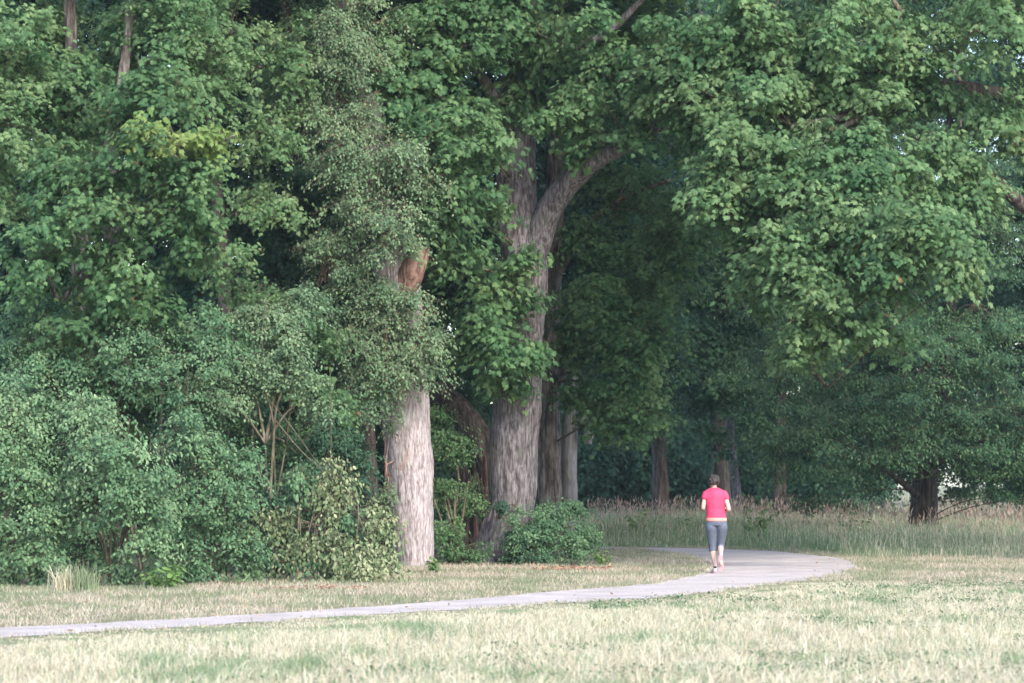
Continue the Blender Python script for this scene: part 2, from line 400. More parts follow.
# ------------------------------------------------------------------ grass
def grassmat(name, lo, mid, hi):
    return leafmat(name, lo, mid, hi, trans=.25, rough=.6, spec=.25, nscale=.5)
G_STRAW = grassmat('straw_grass', (.34, .295, .185), (.505, .45, .31), (.71, .65, .50))
G_VERGE = grassmat('brown_verge_grass', (.31, .25, .175), (.45, .375, .275), (.60, .52, .41))
G_VGREEN = grassmat('dull_green_grass', (.13, .16, .08), (.2, .235, .13), (.28, .31, .19))
G_GREEN = grassmat('green_grass', (.12, .185, .09), (.20, .27, .14), (.30, .355, .215))
G_BLUE = grassmat('cool_green_grass', (.08, .15, .06), (.14, .23, .11), (.25, .33, .18))
G_HEAD = grassmat('seed_head', (.26, .17, .13), (.36, .26, .20), (.48, .38, .30))
def blades(g, P, H, Wd, lean=.35, mat=0, tipbend=.5):
    n = len(P); a = rng.uniform(0, 2 * math.pi, n)
    ln = H * np.abs(rng.normal(0, lean, n)); dr = np.stack([np.cos(a), np.sin(a), 0 * a], 1)
    b = rng.uniform(0, math.pi, n); sd_ = np.stack([np.cos(b), np.sin(b), 0 * b], 1)
    base = np.c_[P, np.zeros(n)]
    mid = base + UP * (H * .6)[:, None] + dr * (ln * .35)[:, None]
    tip = base + UP * (H * (1 - .12 * tipbend))[:, None] + dr * (ln * (1 + .3 * tipbend))[:, None]
    w = (Wd * rng.uniform(.6, 1.3, n))[:, None] * sd_
    V = np.stack([base - w, base + w, mid + w * .75, mid - w * .75, tip], 1).reshape(-1, 3)
    nb = (np.arange(n) * 5)[:, None]
    idx = np.concatenate([nb + np.array([0, 1, 2, 3]), nb + np.array([3, 2, 4])], 1).ravel()
    sz = np.tile([4, 3], n); r = np.repeat(np.clip(rng.normal(.5, .22, n), 0, 1), 2)
    m = mat if np.isscalar(mat) else np.repeat(mat, 2)
    g.add(V, sz, idx, m, r)
    return tip, dr
def wedge(n, d0, d1, margin=1.8):
    """ground points in the view wedge between depths, evenly per area"""
    y = np.sqrt(rng.random(n) * (d1 ** 2 - d0 ** 2) + d0 ** 2)
    x = (rng.random(n) * 2 - 1) * (y * .182 + margin)
    return np.c_[x, y]
def p3(P, k=0): return np.c_[P, np.full(len(P), float(k))]
def edge_y(x, poly):   # depth of a polyline at given x (first crossing by interpolation)
    P = np.array(poly); o = np.argsort(P[:, 0]); return np.interp(x, P[o, 0], P[o, 1])

# near meadow: straw with green patches
P = wedge(560000, 20, 52)
m_ = ~in_poly(P, PATH)
yn = edge_y(P[:, 0], outer[:9])
fore = (P[:, 1] < yn) & m_ 
P = P[fore]
pn = noise3(p3(P) * [1, .7, 1], 1.1) * .45 + noise3(p3(P, 3), 2.9) * .55
cl = noise3(p3(P, 9), 3.2)
green = (pn + .2 * cl > .735) | (rng.random(len(P)) < .24)
thin = rng.random(len(P)) < np.clip(.35 + cl * 1.1, 0, 1)
P, pn, cl, green = P[thin], pn[thin], cl[thin], green[thin]
fall = np.clip(1.15 - (P[:, 1] - 22) * .018, .5, 1.1)
Hh = rng.uniform(.04, .13, len(P)) * (.5 + cl * 1.3) * fall
tall = rng.random(len(P)) < .012; Hh[tall] *= rng.uniform(1.5, 2.2, tall.sum())
Hh[green] *= .75
Hh *= np.clip((edge_y(P[:, 0], outer[:9]) - P[:, 1]) / 5.5, .16, 1)
g = Geo(); blades(g, P, Hh, .0035 + 0 * Hh, lean=.9, mat=green.astype(int))
o = g.build('meadow_grass', [G_STRAW, G_GREEN]); tag(o, 'short sun-bleached meadow grass with green patches in front of the path', 'grass', kind='stuff')

# mown verge between the path and the wood, and around the bend
P = wedge(300000, 28, 66, 2.5)
m_ = ~in_poly(P, PATH)
yn = edge_y(P[:, 0], outer[:9])
woodline = np.interp(P[:, 0], [-12, -6.0, -2.2, 1.3, 2.0, 5], [43.5, 43.5, 50.5, 55.5, 64, 64])
back = (P[:, 1] > yn) | (P[:, 0] > 5.9)
P = P[m_ & back & (P[:, 1] < woodline + 1.5)]
P = P[(P[:, 0] < 5.9) | (P[:, 1] > 40)]
pn = noise3(p3(P, 5), 1.2); green = (pn > .52) & (rng.random(len(P)) < .75) | (rng.random(len(P)) < .2)
Hh = rng.uniform(.03, .085, len(P)) * (.5 + noise3(p3(P, 2), 2.5))
g = Geo(); blades(g, P, Hh, .004 + 0 * Hh, lean=1.0, mat=green.astype(int))
o = g.build('verge_grass', [G_VERGE, G_VGREEN]); tag(o, 'short brownish verge grass between the gravel path and the shrubs', 'grass', kind='stuff')

ed_ = np.concatenate([outer_s[:-20], inner_s[20:]]); kk = rng.integers(0, len(ed_), 9000)
P = ed_[kk] + rng.normal(0, .07, (9000, 2)); P = P[noise3(p3(P, 2), 1.3) > .42]
g = Geo(); blades(g, P, rng.uniform(.02, .06, len(P)), np.full(len(P), .004), lean=1.0, mat=(rng.random(len(P)) < .45).astype(int))
tag(g.build('path_edge_grass', [G_VERGE, G_VGREEN]), 'short ragged grass creeping over both edges of the gravel path', 'grass', kind='stuff')

# tall grass behind the bend
EX, EY = [-3, 1.5, 4.5, 6.2, 7.2, 10, 16], [67, 66.8, 65.3, 61.5, 57.5, 56.0, 55]
P = wedge(330000, 54, 100, 3.0)
P = P[noise3(p3(P, 14), .9) > .3 - .25 * rng.random(len(P))]
fy = np.interp(P[:, 0], EX, EY) + (noise3(p3(P), .8) - .4) * 2.0
back_ = P[:, 1] - fy
P = P[(back_ > rng.uniform(-.3, 1.0, len(P)) ** 3) & (P[:, 0] > -1)]
back_ = P[:, 1] - np.interp(P[:, 0], EX, EY)
nz_ = noise3(p3(P, 4), .5) * .6 + noise3(p3(P, 6), 1.7) * .4
Hh = rng.uniform(.25, .9, len(P)) * (.2 + .78 * nz_) * np.clip(.25 + back_ * .22, .2, 1)
g = Geo(); st = (rng.random(len(P)) < .1 + .18 * (P[:, 0] > 7) + .25 * noise3(p3(P, 1), .4) ** 2).astype(int)
blades(g, P, Hh, .0055 + 0 * Hh, lean=.5, mat=st)
k = rng.choice(len(P), 9000, replace=False)
k = k[(noise3(p3(P[k], 8), .5) > .45) & (back_[k] > 1.5)]; Hs = np.clip(Hh[k] * 1.1 + rng.uniform(.15, .5, len(k)), .35, 1.1)
tip, dr = blades(g, P[k], Hs, .003 + 0 * Hs, lean=.15, mat=1)
for rot in (0, 1.57):
    n = len(tip); a = rng.uniform(0, 3.14, n) + rot; s_ = np.stack([np.cos(a), np.sin(a), 0 * a], 1) * .014
    hl = rng.uniform(.08, .2, n)[:, None]; ax = unit(UP + dr * .4)
    b0 = tip - ax * hl * .6
    V = np.stack([b0, b0 + ax * hl * .35 + s_, tip + ax * hl * .4, b0 + ax * hl * .35 - s_], 1).reshape(-1, 3)
    g.add(V, np.full(n, 4), np.arange(4 * n), 2)
o = g.build('tall_grass', [G_BLUE, G_STRAW, G_HEAD]); tag(o, 'tall seeding grass beyond the bend of the path', 'grass', kind='stuff')

# ------------------------------------------------------------------ trees
DENS = 1.8
def tree(name, label, cat, base, trunk=None, radii=None, branches=(), blobs=(), leaf='maple', kind='maple', size=.11, bark='bark',
         bbark=None, dens=5.0, ns=9, nl=11, padr=.55, droop=.35, rough=.02, sides=48, seg=90, flare=.25, lump=.08, group=None, out=(0, -.6, 0),
         extra_leaf=None, attach=None, twig=True, crown='crown', upn=.8, outn=.55, hollow=.45, fissure=9.0, jit=.33, spread=1.35, thick=.2, vs=.7, dm=None):
    base = np.array(base, float); root = thing(name, label, cat, base, group)
    if trunk is not None:
        g = Geo(); tube(g, trunk, radii, sides=sides, seg=seg, rough=rough, lump=lump, flare=flare, fs=fissure)
        g.build('trunk', M[bark], root, smooth=True)
    for bp_, br_ in branches:
        g = Geo(); tube(g, bp_, br_, sides=20, seg=len(bp_) * 10, rough=rough * .5, lump=lump)
        g.build('branch', M[bbark or bark], root, smooth=True)
    gl = Geo(); gt = Geo()
    A0 = np.array(trunk if trunk is not None else [base, base + UP * 1.5])
    AP, _ = catmull(A0, np.zeros(len(A0)), 60)
    for bp_, br_ in branches:
        q, _ = catmull(bp_, br_, 30); AP = np.concatenate([AP, q])
    for bl in blobs:
        px, py, D, rx, ry, rd = bl[:6]; o_ = bl[6] if len(bl) > 6 else {}
        c, C, u = blob_points(px, py, D, rx, ry, rd, o_.get('dens', dens) * (dm or DENS), o_.get('hollow', hollow))
        # ragged edges and gaps
        nz = noise3(C + 20, .95); kp = nz > o_.get('gap', .30) - .08; C, u = C[kp], u[kp]
        hi = C[:, 2] > .12; C, u = C[hi], u[hi]
        if len(C) == 0: continue
        O = u * np.array([1, 1, .4]) + np.array(o_.get('out', out)) + rng.normal(0, .35, C.shape)
        O = unit(O)
        R = o_.get('padr', padr) * rng.uniform(.65, 1.25, len(C))
        S0 = pads(gl, gt if twig else None, C, O, R, o_.get('ns', ns), int(o_.get('nl', nl) * 1.5), o_.get('size', size) * .82, o_.get('kind', kind),
                  o_.get('droop', droop), mat=o_.get('mat', 0), upn=upn, outn=outn, jit=jit, spread=spread, thick=thick, vs=vs)
        if twig and not o_.get('nc'):
            low = AP[:, 2] <= c[2] + .3
            cand = AP[low] if low.any() else AP[:1]
            a = cand[np.argmin(np.linalg.norm(cand - c, axis=1) + np.abs(cand[:, 2] - c[2] + .8) * .3)]
            cc = c + np.array([0, .25 * rd, -.1])
            rb = min(.05, .012 + .004 * len(C) ** .5)
            g2 = Geo(); mid = (a + cc) / 2 + np.array([0, 0, .15])
            tube(gt, [a, mid, cc], [rb, rb * .75, rb * .4], sides=6, seg=9)
            twigs(gt, np.repeat(cc[None], len(S0), 0) + rng.normal(0, .06, S0.shape), S0, .012, .005, seg=3, sides=4)
    if gt.v: gt.build('twigs', M['twig'] if not bbark else M[bbark], root, smooth=True)
    ml = [M[leaf]] + [M[x] for x in (extra_leaf or [])]
    if gl.v: gl.build(crown, ml, root)
    return root

def L_(*pts): return [at(*p) for p in pts]
def up(p, h): q = np.array(p, float); q[2] = h; return q
def base_at(px, D): q = at(px, 478, D); q[2] = 0; return q

# --- old tree with the pale bare trunk (left of centre)
D1 = 51.2; b = base_at(413, D1)
tree('old_tree', 'old tree with pale pinkish bare trunk and grey-green leafy growth, left of the forked maple', 'tree', b,
     trunk=[b + [0.06, 0, -.1], at(415, 545, D1), at(411, 500, D1), at(408, 450, D1), at(404, 400, D1), at(399, 340, D1), at(398, 280, D1), at(384, 210, D1), at(366, 110, D1), at(345, 0, D1), at(330, -120, D1)],
     radii=[.31, .34, .40, .44, .46, .42, .40, .33, .27, .2, .12], bark='bark_pale', rough=.03, lump=.07, flare=.06, seg=180, sides=72,
     branches=[(L_((399, 300, D1), (412, 270, D1 - .3), (420, 255, D1 - .4), (424, 246, D1 - .45)), [.3, .24, .17, .10])],
     leaf='grey', kind='oval', size=.085, dens=8, ns=9, nl=14, padr=.45, droop=.5,
     blobs=[(390, 355, 50.2, 52, 46, .8, {'dens': 11}), (392, 300, 50.3, 42, 22, .5, {'dens': 11, 'gap': .1}), (360, 300, 50.4, 30, 40, .7), (425, 340, 50.3, 30, 40, .6), (350, 350, 50.4, 40, 50, .8), (372, 390, 50.2, 30, 22, .5),
            (385, 225, 50, 42, 50, .9), (345, 170, 50, 50, 60, 1), (400, 160, 50.2, 40, 50, .8), (330, 90, 50.5, 55, 60, 1), (355, 20, 50.6, 60, 50, 1),
            (330, -70, 51, 90, 60, 2.4), (330, 270, 50.4, 40, 45, .8), (370, -180, 52, 120, 80, 3, {'size': .16, 'dens': 4}),
            (385, 460, 50.7, 10, 60, .12, {'dens': 22, 'padr': .2, 'ns': 6, 'nl': 7}), (362, 110, 50, 26, 34, .5), (350, 50, 50, 26, 40, .5), (376, 520, 50.7, 12, 40, .15, {'dens': 18, 'padr': .2, 'ns': 6, 'nl': 7}), (412, 238, 50.2, 22, 12, .3), (392, 258, 50.2, 14, 14, .1), (404, 290, 50.2, 20, 10, .2)], bbark='bark_rust')

# --- the big forked maple
D2 = 53.5; b = base_at(503, D2)
tree('forked_maple', 'forked maple with broad grey trunk and one limb arching right over the path', 'tree', b,
     trunk=[b + [-.1, 0, -.1], at(503, 545, D2), at(512, 500, D2), at(514, 450, D2), at(516, 400, D2), at(520, 340, D2), at(527, 280, D2), at(520, 230, D2 + .1), at(517, 180, D2 + .2), at(518, 110, D2 + .3), at(521, 40, D2 + .4), at(522, -80, D2 + .5), at(525, -200, D2 + .5)],
     radii=[.47, .45, .47, .46, .46, .42, .39, .42, .38, .34, .30, .22, .15], bark='bark_grey', rough=.035, lump=.1, flare=.1, seg=190, sides=80,
     branches=[(L_((527, 275, D2 + .05), (540, 235, D2 - .1), (556, 200, D2 - .3), (585, 168, D2 - .6), (625, 145, D2 - .9), (665, 124, D2 - 1.2), (720, 118, D2 - 1.6), (780, 112, D2 - 2), (840, 85, D2 - 2.2)), [.27, .27, .235, .18, .145, .13, .115, .08, .02]),
               (L_((665, 124, D2 - 1.2), (700, 90, D2 - 1.3), (740, 50, D2 - 1.5), (780, 0, D2 - 1.5)), [.09, .07, .05, .03]),
               (L_((519, 150, D2 + .2), (490, 90, D2 - .3), (455, 30, D2 - .8), (430, -40, D2 - 1)), [.16, .11, .08, .05]),
               (L_((519, 100, D2 + .2), (560, 60, D2 - .2), (610, 30, D2 - .8), (660, -20, D2 - 1)), [.16, .11, .08, .05])],
     leaf='maple', kind='maple', size=.142, dens=5, padr=.55, extra_leaf=['maple_bright'],
     blobs=[(440, 40, 51.5, 70, 55, 1.2), (400, 100, 51.5, 50, 55, 1), (455, 130, 51, 55, 50, 1.2), (440, 200, 51, 50, 45, 1), (455, 255, 51.3, 35, 28, .7),
            (500, 20, 51.8, 45, 45, 1), (560, 30, 51.8, 60, 40, 1.2), (480, 150, 52.2, 22, 34, .5), (545, 118, 52, 14, 10, .3, {'dens': 4}),
            (590, 90, 51.8, 40, 24, .8), (620, 60, 51.8, 60, 50, 1), (680, 60, 51.2, 60, 50, 1.2), (690, 150, 51.8, 26, 14, .4, {'dens': 4}), (590, 125, 52, 22, 12, .4),
            (490, 310, 52.2, 36, 24, .5, {'dens': 7}), (502, 350, 52.3, 34, 24, .4, {'dens': 7}), (505, 275, 52.6, 24, 20, .3), (470, 345, 52.6, 24, 18, .5), (500, 385, 52.6, 22, 8, .2), (526, 300, 52.5, 14, 12, .2), (530, 345, 52.5, 10, 14, .2), (520, 255, 52.5, 12, 10, .2, {'dens': 4}), (520, 20, 52.6, 26, 34, .3), (508, 100, 52.8, 18, 22, .2, {'dens': 4}), (640, 128, 52, 24, 12, .3), (488, 190, 52.4, 16, 30, .4), (580, 150, 52.6, 12, 8, .2),
            (545, 60, 53.5, 50, 60, 1), (500, -60, 53, 120, 50, 2.5), (650, -60, 53, 120, 50, 2.5), (570, -190, 54, 200, 90, 3.5, {'size': .2, 'dens': 3.4}), (560, -330, 54, 280, 110, 4.5, {'size': .36, 'dens': 1.6, 'padr': 1}), (540, -520, 54, 240, 130, 4.5, {'size': .36, 'dens': 1.6, 'padr': 1}),  # highest large-leaf blobs: unseen upper crown, added to shade the trees behind
            (690, 100, 51.4, 40, 40, .8)])

# --- trees standing behind the maple
b = base_at(551, 59)
tree('maple_tree', 'maple with ridged brown trunk right behind the forked maple, low boughs reaching right', 'tree', b,
     trunk=[b - [0, 0, .1], at(550, 500, 59), at(549, 430, 59), at(548, 350, 59), at(552, 260, 59), at(556, 150, 59), at(560, 0, 59), at(565, -150, 59)],
     radii=[.28, .245, .24, .235, .22, .2, .16, .1], bark='bark', rough=.02, seg=120, flare=.1, fissure=12,
     branches=[(L_((549, 400, 59), (575, 350, 58.3), (610, 320, 57.5), (650, 310, 57)), [.11, .08, .05, .03]),
               (L_((552, 280, 59), (585, 230, 58.6), (620, 200, 58), (670, 180, 57)), [.12, .09, .06, .03]),],
     leaf='maple', kind='maple', size=.125, dens=5, padr=.6,
     blobs=[(600, 300, 57, 50, 36, 1.1), (640, 340, 56.8, 50, 45, 1.2), (600, 390, 57.2, 40, 40, 1), (640, 405, 57, 34, 30, .9), (575, 340, 57.5, 30, 40, .8), (580, 235, 58, 40, 34, 1),
            (660, 270, 57.4, 50, 50, 1.2), (680, 220, 57.5, 45, 40, 1.2), (625, 428, 57.2, 20, 12, .5, {'nc': 1}), (572, 395, 57.8, 14, 14, .4, {'nc': 1}), (630, 180, 58.5, 60, 30, 1.4, {'mat': 0}),
            (600, 60, 60, 120, 90, 2), (620, -120, 60, 160, 120, 3, {'size': .2, 'dens': 3.4})])
b = base_at(569, 72)
tree('tree', 'slim grey trunk with a broken side limb, right of the brown-trunked maple', 'tree', b,
     trunk=[b - [0, 0, .1], at(569, 500, 72), at(569, 450, 72), at(572, 400, 72), at(580, 250, 72), at(590, 50, 72), at(592, -100, 72)],
     radii=[.25, .21, .205, .19, .16, .12, .07], bark='bark_lightgrey', rough=.012, seg=80, sides=32,
     branches=[(L_((571, 425, 72), (580, 418, 71.8), (586, 424, 71.7), (588, 436, 71.7), (588, 444, 71.7)), [.12, .13, .12, .14, .08])],
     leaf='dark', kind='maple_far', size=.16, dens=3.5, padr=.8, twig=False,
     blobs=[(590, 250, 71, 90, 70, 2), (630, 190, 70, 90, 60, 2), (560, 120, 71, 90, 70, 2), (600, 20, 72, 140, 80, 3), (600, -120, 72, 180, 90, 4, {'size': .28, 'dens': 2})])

# --- dark leaning trunk behind the old tree, deadwood stump
b = base_at(505, 57)
tree('leaning_tree', 'dark leaning trunk bending left in the shade between the two big trunks', 'tree', b,
     trunk=[b - [0, 0, .1], at(497, 520, 57), at(490, 470, 57), at(478, 436, 57), at(455, 408, 57), at(436, 388, 57), at(420, 340, 57.2), at(418, 270, 57.5), at(425, 180, 58), at(440, 60, 58), at(450, -60, 58)],
     radii=[.4, .32, .27, .26, .30, .27, .22, .2, .17, .12, .08], bark='bark_dark', rough=.02, seg=120,
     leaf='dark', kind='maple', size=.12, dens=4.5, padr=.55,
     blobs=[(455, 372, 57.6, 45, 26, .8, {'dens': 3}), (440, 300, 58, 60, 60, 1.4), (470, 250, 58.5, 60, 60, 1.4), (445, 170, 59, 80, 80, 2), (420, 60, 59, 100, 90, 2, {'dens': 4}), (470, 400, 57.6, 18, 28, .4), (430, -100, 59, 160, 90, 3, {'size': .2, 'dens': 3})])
b = base_at(475, 55.5)
g = Geo(); 
for i in range(13):
    a = i / 13 * 2 * math.pi; q = b + np.array([math.cos(a) * .21, math.sin(a) * .16, 0]); h = 2.05 + random.uniform(-.45, .25)
    tube(g, [q - [0, 0, .1], q + [random.uniform(-.03, .03), 0, h * .5], q + [random.uniform(-.07, .03) - .03, 0, h]], [.075, .06, random.uniform(.008, .03)], sides=9, seg=18, rough=.008, lump=.25)
o = g.build('dead_stump', M['deadwood'], smooth=True, origin=b); tag(o, 'splintered reddish deadwood stump between the pale trunk and the forked maple', 'stump')

b = base_at(366, 53.5)
tree('slender_tree', 'slim dark trunk half hidden just left of the pale bare trunk', 'tree', b,
     trunk=[b - [0, 0, .1], at(371, 520, 53.5), at(368, 440, 53.5), at(366, 390, 53.5), at(362, 300, 53.5), at(350, 200, 53.5), at(300, 60, 53.5), at(270, -60, 53.5)],
     radii=[.2, .16, .15, .14, .12, .11, .09, .06], bark='bark_dark', seg=90, sides=24,
     leaf='grey', kind='oval', size=.09, dens=6, nl=13, padr=.5,
     blobs=[(300, 60, 52.5, 50, 70, 1.2), (280, 330, 52, 50, 50, 1), (345, 430, 52.5, 24, 30, .5), (270, -60, 53, 120, 60, 2.5)])

# --- wood edge on the left
b = base_at(72, 50)
tree('maple_tree', 'tall maple at the left edge, thin brown trunk showing between pale leaves at the top', 'tree', b,
     trunk=[b - [0, 0, .1], at(82, 400, 50), at(80, 250, 50), at(74, 120, 50), at(71, 40, 50), at(68, -60, 50), at(66, -160, 50)], radii=[.22, .19, .17, .15, .12, .1, .06], seg=100, sides=32,
     branches=[(L_((78, 200, 50), (40, 120, 48.5), (10, 60, 47)), [.08, .05, .03])],
     leaf='maple_pale', kind='maple', size=.11, dens=5,
     blobs=[(90, 150, 53, 60, 60, 1, {'gap': .1}), (128, 40, 48.5, 26, 40, .5), (0, 50, 47, 60, 60, 1.4), (5, 130, 46.6, 42, 50, 1.2), (0, 200, 46.5, 26, 40, .8), (120, 60, 49.2, 36, 60, 1), (-60, 100, 48, 60, 150, 2, {'dens': 3.5}), (30, -50, 49, 90, 50, 2), (0, -160, 50, 180, 80, 3.5, {'size': .2, 'dens': 3}), (45, 40, 50.6, 50, 50, 1.2)])
b = base_at(118, 47.5)
tree('maple_tree', 'wide maple on the left with a yellow-green bough tip sticking out to the right', 'tree', b,
     trunk=[b - [0, 0, .1], at(116, 420, 47.5), at(117, 320, 47.5), at(112, 250, 47.5), at(110, 150, 47.7), at(125, 60, 48), at(135, -60, 48)], radii=[.2, .17, .16, .15, .12, .09, .06], seg=100, sides=32,
     branches=[(L_((113, 260, 47.5), (150, 200, 46.8), (190, 160, 46), (235, 135, 45.4)), [.08, .06, .04, .02]),
               (L_((112, 250, 47.5), (80, 270, 46.5), (62, 300, 46), (50, 280, 45.4)), [.07, .05, .03, .02])],
     leaf='maple', kind='maple', size=.12, dens=5.2, extra_leaf=['maple_bright'],
     blobs=[(150, 150, 45.6, 70, 30, 1), (205, 134, 45.2, 52, 10, .5, {'mat': 1, 'dens': 7, 'gap': .1, 'padr': .36}), (150, 128, 45.3, 26, 8, .4, {'mat': 1, 'dens': 4}), (190, 170, 45.4, 50, 26, .8), (110, 200, 45.6, 80, 35, 1.2), (60, 170, 46, 50, 40, 1), (180, 215, 45.8, 50, 25, .8),
            (40, 250, 45.4, 60, 40, 1), (110, 270, 45.8, 60, 40, 1, {'gap': .38}), (60, 320, 45.8, 50, 26, .8), (140, 310, 46.3, 34, 24, .6), (150, 90, 46.5, 50, 40, 1.2), (60, 90, 48, 60, 60, 1.4), (190, 245, 46.2, 30, 18, .6), (125, 110, 47, 26, 40, .5), (110, 370, 46.5, 40, 30, .8)])
b = base_at(215, 49)
tree('maple_tree', 'leafy maple with pale upper foliage and a thin bare twig, upper left of centre', 'tree', b,
     trunk=[b - [0, 0, .1], at(222, 420, 49.5), at(225, 300, 50), at(215, 180, 50), at(205, 60, 50), at(200, -80, 50)], radii=[.17, .15, .13, .12, .1, .06], seg=90, sides=24, bark='bark_dark',
     branches=[(L_((210, 120, 50), (228, 60, 49), (232, 20, 48.6), (245, -20, 48.5)), [.05, .03, .02, .015])],
     leaf='maple_pale', kind='maple', size=.1, dens=5,
     blobs=[(190, 60, 48, 50, 45, 1.2), (170, 20, 48, 60, 40, 1.2), (235, 100, 48.6, 40, 30, .9), (222, 255, 48.4, 30, 32, .7), (270, 200, 49.5, 34, 30, .8), (262, 130, 49.5, 40, 40, .8), (290, 60, 50, 40, 50, 1), (245, 300, 49, 30, 24, .6), (230, 40, 49, 50, 50, 1.2), (200, -50, 49, 110, 50, 2.5), (190, -160, 50, 160, 80, 3.5, {'size': .2, 'dens': 3})])
b = base_at(260, 56)
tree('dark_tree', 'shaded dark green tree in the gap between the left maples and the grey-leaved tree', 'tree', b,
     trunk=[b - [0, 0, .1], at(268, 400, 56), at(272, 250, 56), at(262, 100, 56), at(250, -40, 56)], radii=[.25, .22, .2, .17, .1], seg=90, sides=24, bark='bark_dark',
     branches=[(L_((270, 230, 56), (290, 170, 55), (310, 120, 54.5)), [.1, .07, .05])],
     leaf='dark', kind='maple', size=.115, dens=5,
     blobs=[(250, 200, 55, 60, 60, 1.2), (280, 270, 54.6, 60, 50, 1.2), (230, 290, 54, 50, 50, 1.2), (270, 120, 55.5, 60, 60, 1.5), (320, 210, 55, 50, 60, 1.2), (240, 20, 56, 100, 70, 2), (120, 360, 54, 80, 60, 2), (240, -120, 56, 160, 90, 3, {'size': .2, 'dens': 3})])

# --- maple overhanging from the right
b = base_at(1120, 54)
tree('overhanging_maple', 'large maple rooted outside the right edge, its pale green boughs hanging over the scene', 'tree', b,
     trunk=[b - [0, 0, .1], at(1122, 400, 54), at(1110, 260, 53.5), at(1105, 100, 53), at(1090, -60, 53)], radii=[.5, .42, .38, .3, .2], seg=100,
     branches=[(L_((1112, 280, 53.6), (1060, 232, 52.6), (1020, 203, 51.8), (985, 172, 51.2), (945, 148, 50.8), (915, 138, 50.5)), [.2, .15, .13, .115, .08, .02]),
               (L_((1108, 160, 53), (1030, 108, 52.2), (990, 92, 51.8), (940, 88, 51.2), (890, 106, 50.8), (840, 118, 50.4), (790, 125, 50.2)), [.2, .15, .13, .12, .11, .08, .02]),
               (L_((890, 106, 50.8), (884, 80, 50.7), (892, 50, 50.6), (900, 10, 50.6)), [.08, .075, .055, .04]),
               (L_((945, 148, 50.8), (950, 110, 50.8), (945, 80, 50.6), (965, 40, 50.6)), [.05, .045, .04, .03]),
               (L_((860, 115, 50.5), (820, 150, 49.5), (840, 180, 49), (890, 195, 48.4)), [.06, .04, .025, .012]),
               (L_((800, 355, 50), (812, 372, 49.8), (828, 388, 49.6)), [.02, .03, .02])],
     bark='bark_dark', leaf='maple_pale', kind='maple', size=.14, dens=4.8, extra_leaf=['maple'],
     blobs=[(820, 70, 51.2, 170, 90, 1, {'dens': 3, 'gap': .1}), (800, 210, 50, 110, 60, .9, {'dens': 3.4, 'gap': .1}), (950, 180, 50.2, 60, 50, .8, {'dens': 3.4, 'gap': .1}), (840, 128, 49.3, 50, 14, .3), (890, 95, 49.9, 22, 14, .3), (940, 135, 49.9, 24, 12, .3), (740, 30, 50.6, 60, 45, 1.2), (820, 40, 50.4, 70, 45, 1.2), (900, 40, 50.8, 60, 40, 1.2, {'gap': .42}), (990, 30, 50.4, 50, 40, 1.2, {'gap': .4}), (760, 95, 50, 50, 36, 1), (720, 95, 50, 40, 30, 1),
            (830, 90, 50.8, 50, 30, .8), (930, 90, 50.8, 60, 20, .6, {'gap': .42, 'dens': 4}), (1000, 120, 50.4, 40, 24, .8), (740, 150, 49.4, 50, 36, 1), (790, 180, 49, 60, 40, 1), (720, 190, 49.6, 36, 36, .9),
            (850, 170, 49, 50, 40, 1, {'mat': 1}), (890, 170, 49.4, 50, 40, 1), (960, 170, 49.6, 34, 26, .6), (840, 220, 48.4, 60, 36, 1), (905, 225, 47.6, 60, 32, 1), (950, 240, 47.3, 34, 34, .8, {'droop': .7}), (960, 275, 47.3, 22, 22, .5, {'droop': .7}),
            (790, 245, 48.6, 50, 36, 1), (820, 285, 48.2, 56, 36, 1), (880, 270, 48, 50, 36, 1, {'mat': 1}), (810, 325, 48.4, 30, 22, .6), (860, 320, 48.4, 34, 26, .6), (895, 335, 48.6, 20, 18, .5), (800, 345, 48.6, 16, 12, .4), (760, 270, 49.5, 34, 50, .8),
            (1060, 80, 52, 50, 90, 1.6), (850, -60, 52, 160, 50, 2.5), (1000, -60, 52, 120, 60, 2.5), (900, -180, 54, 260, 90, 4, {'size': .2, 'dens': 3}), (1250, 0, 54, 200, 160, 4, {'size': .3, 'dens': 1.8, 'padr': .9}), (1230, 240, 54, 130, 90, 3, {'size': .2, 'dens': 2.5}), (1100, -330, 55, 380, 130, 5, {'size': .36, 'dens': 1.6, 'padr': 1}), (1060, -520, 55, 300, 130, 5, {'size': .36, 'dens': 1.6, 'padr': 1})])  # high and far-right large-leaf blobs: unseen crown, added to shade bend and tall grass

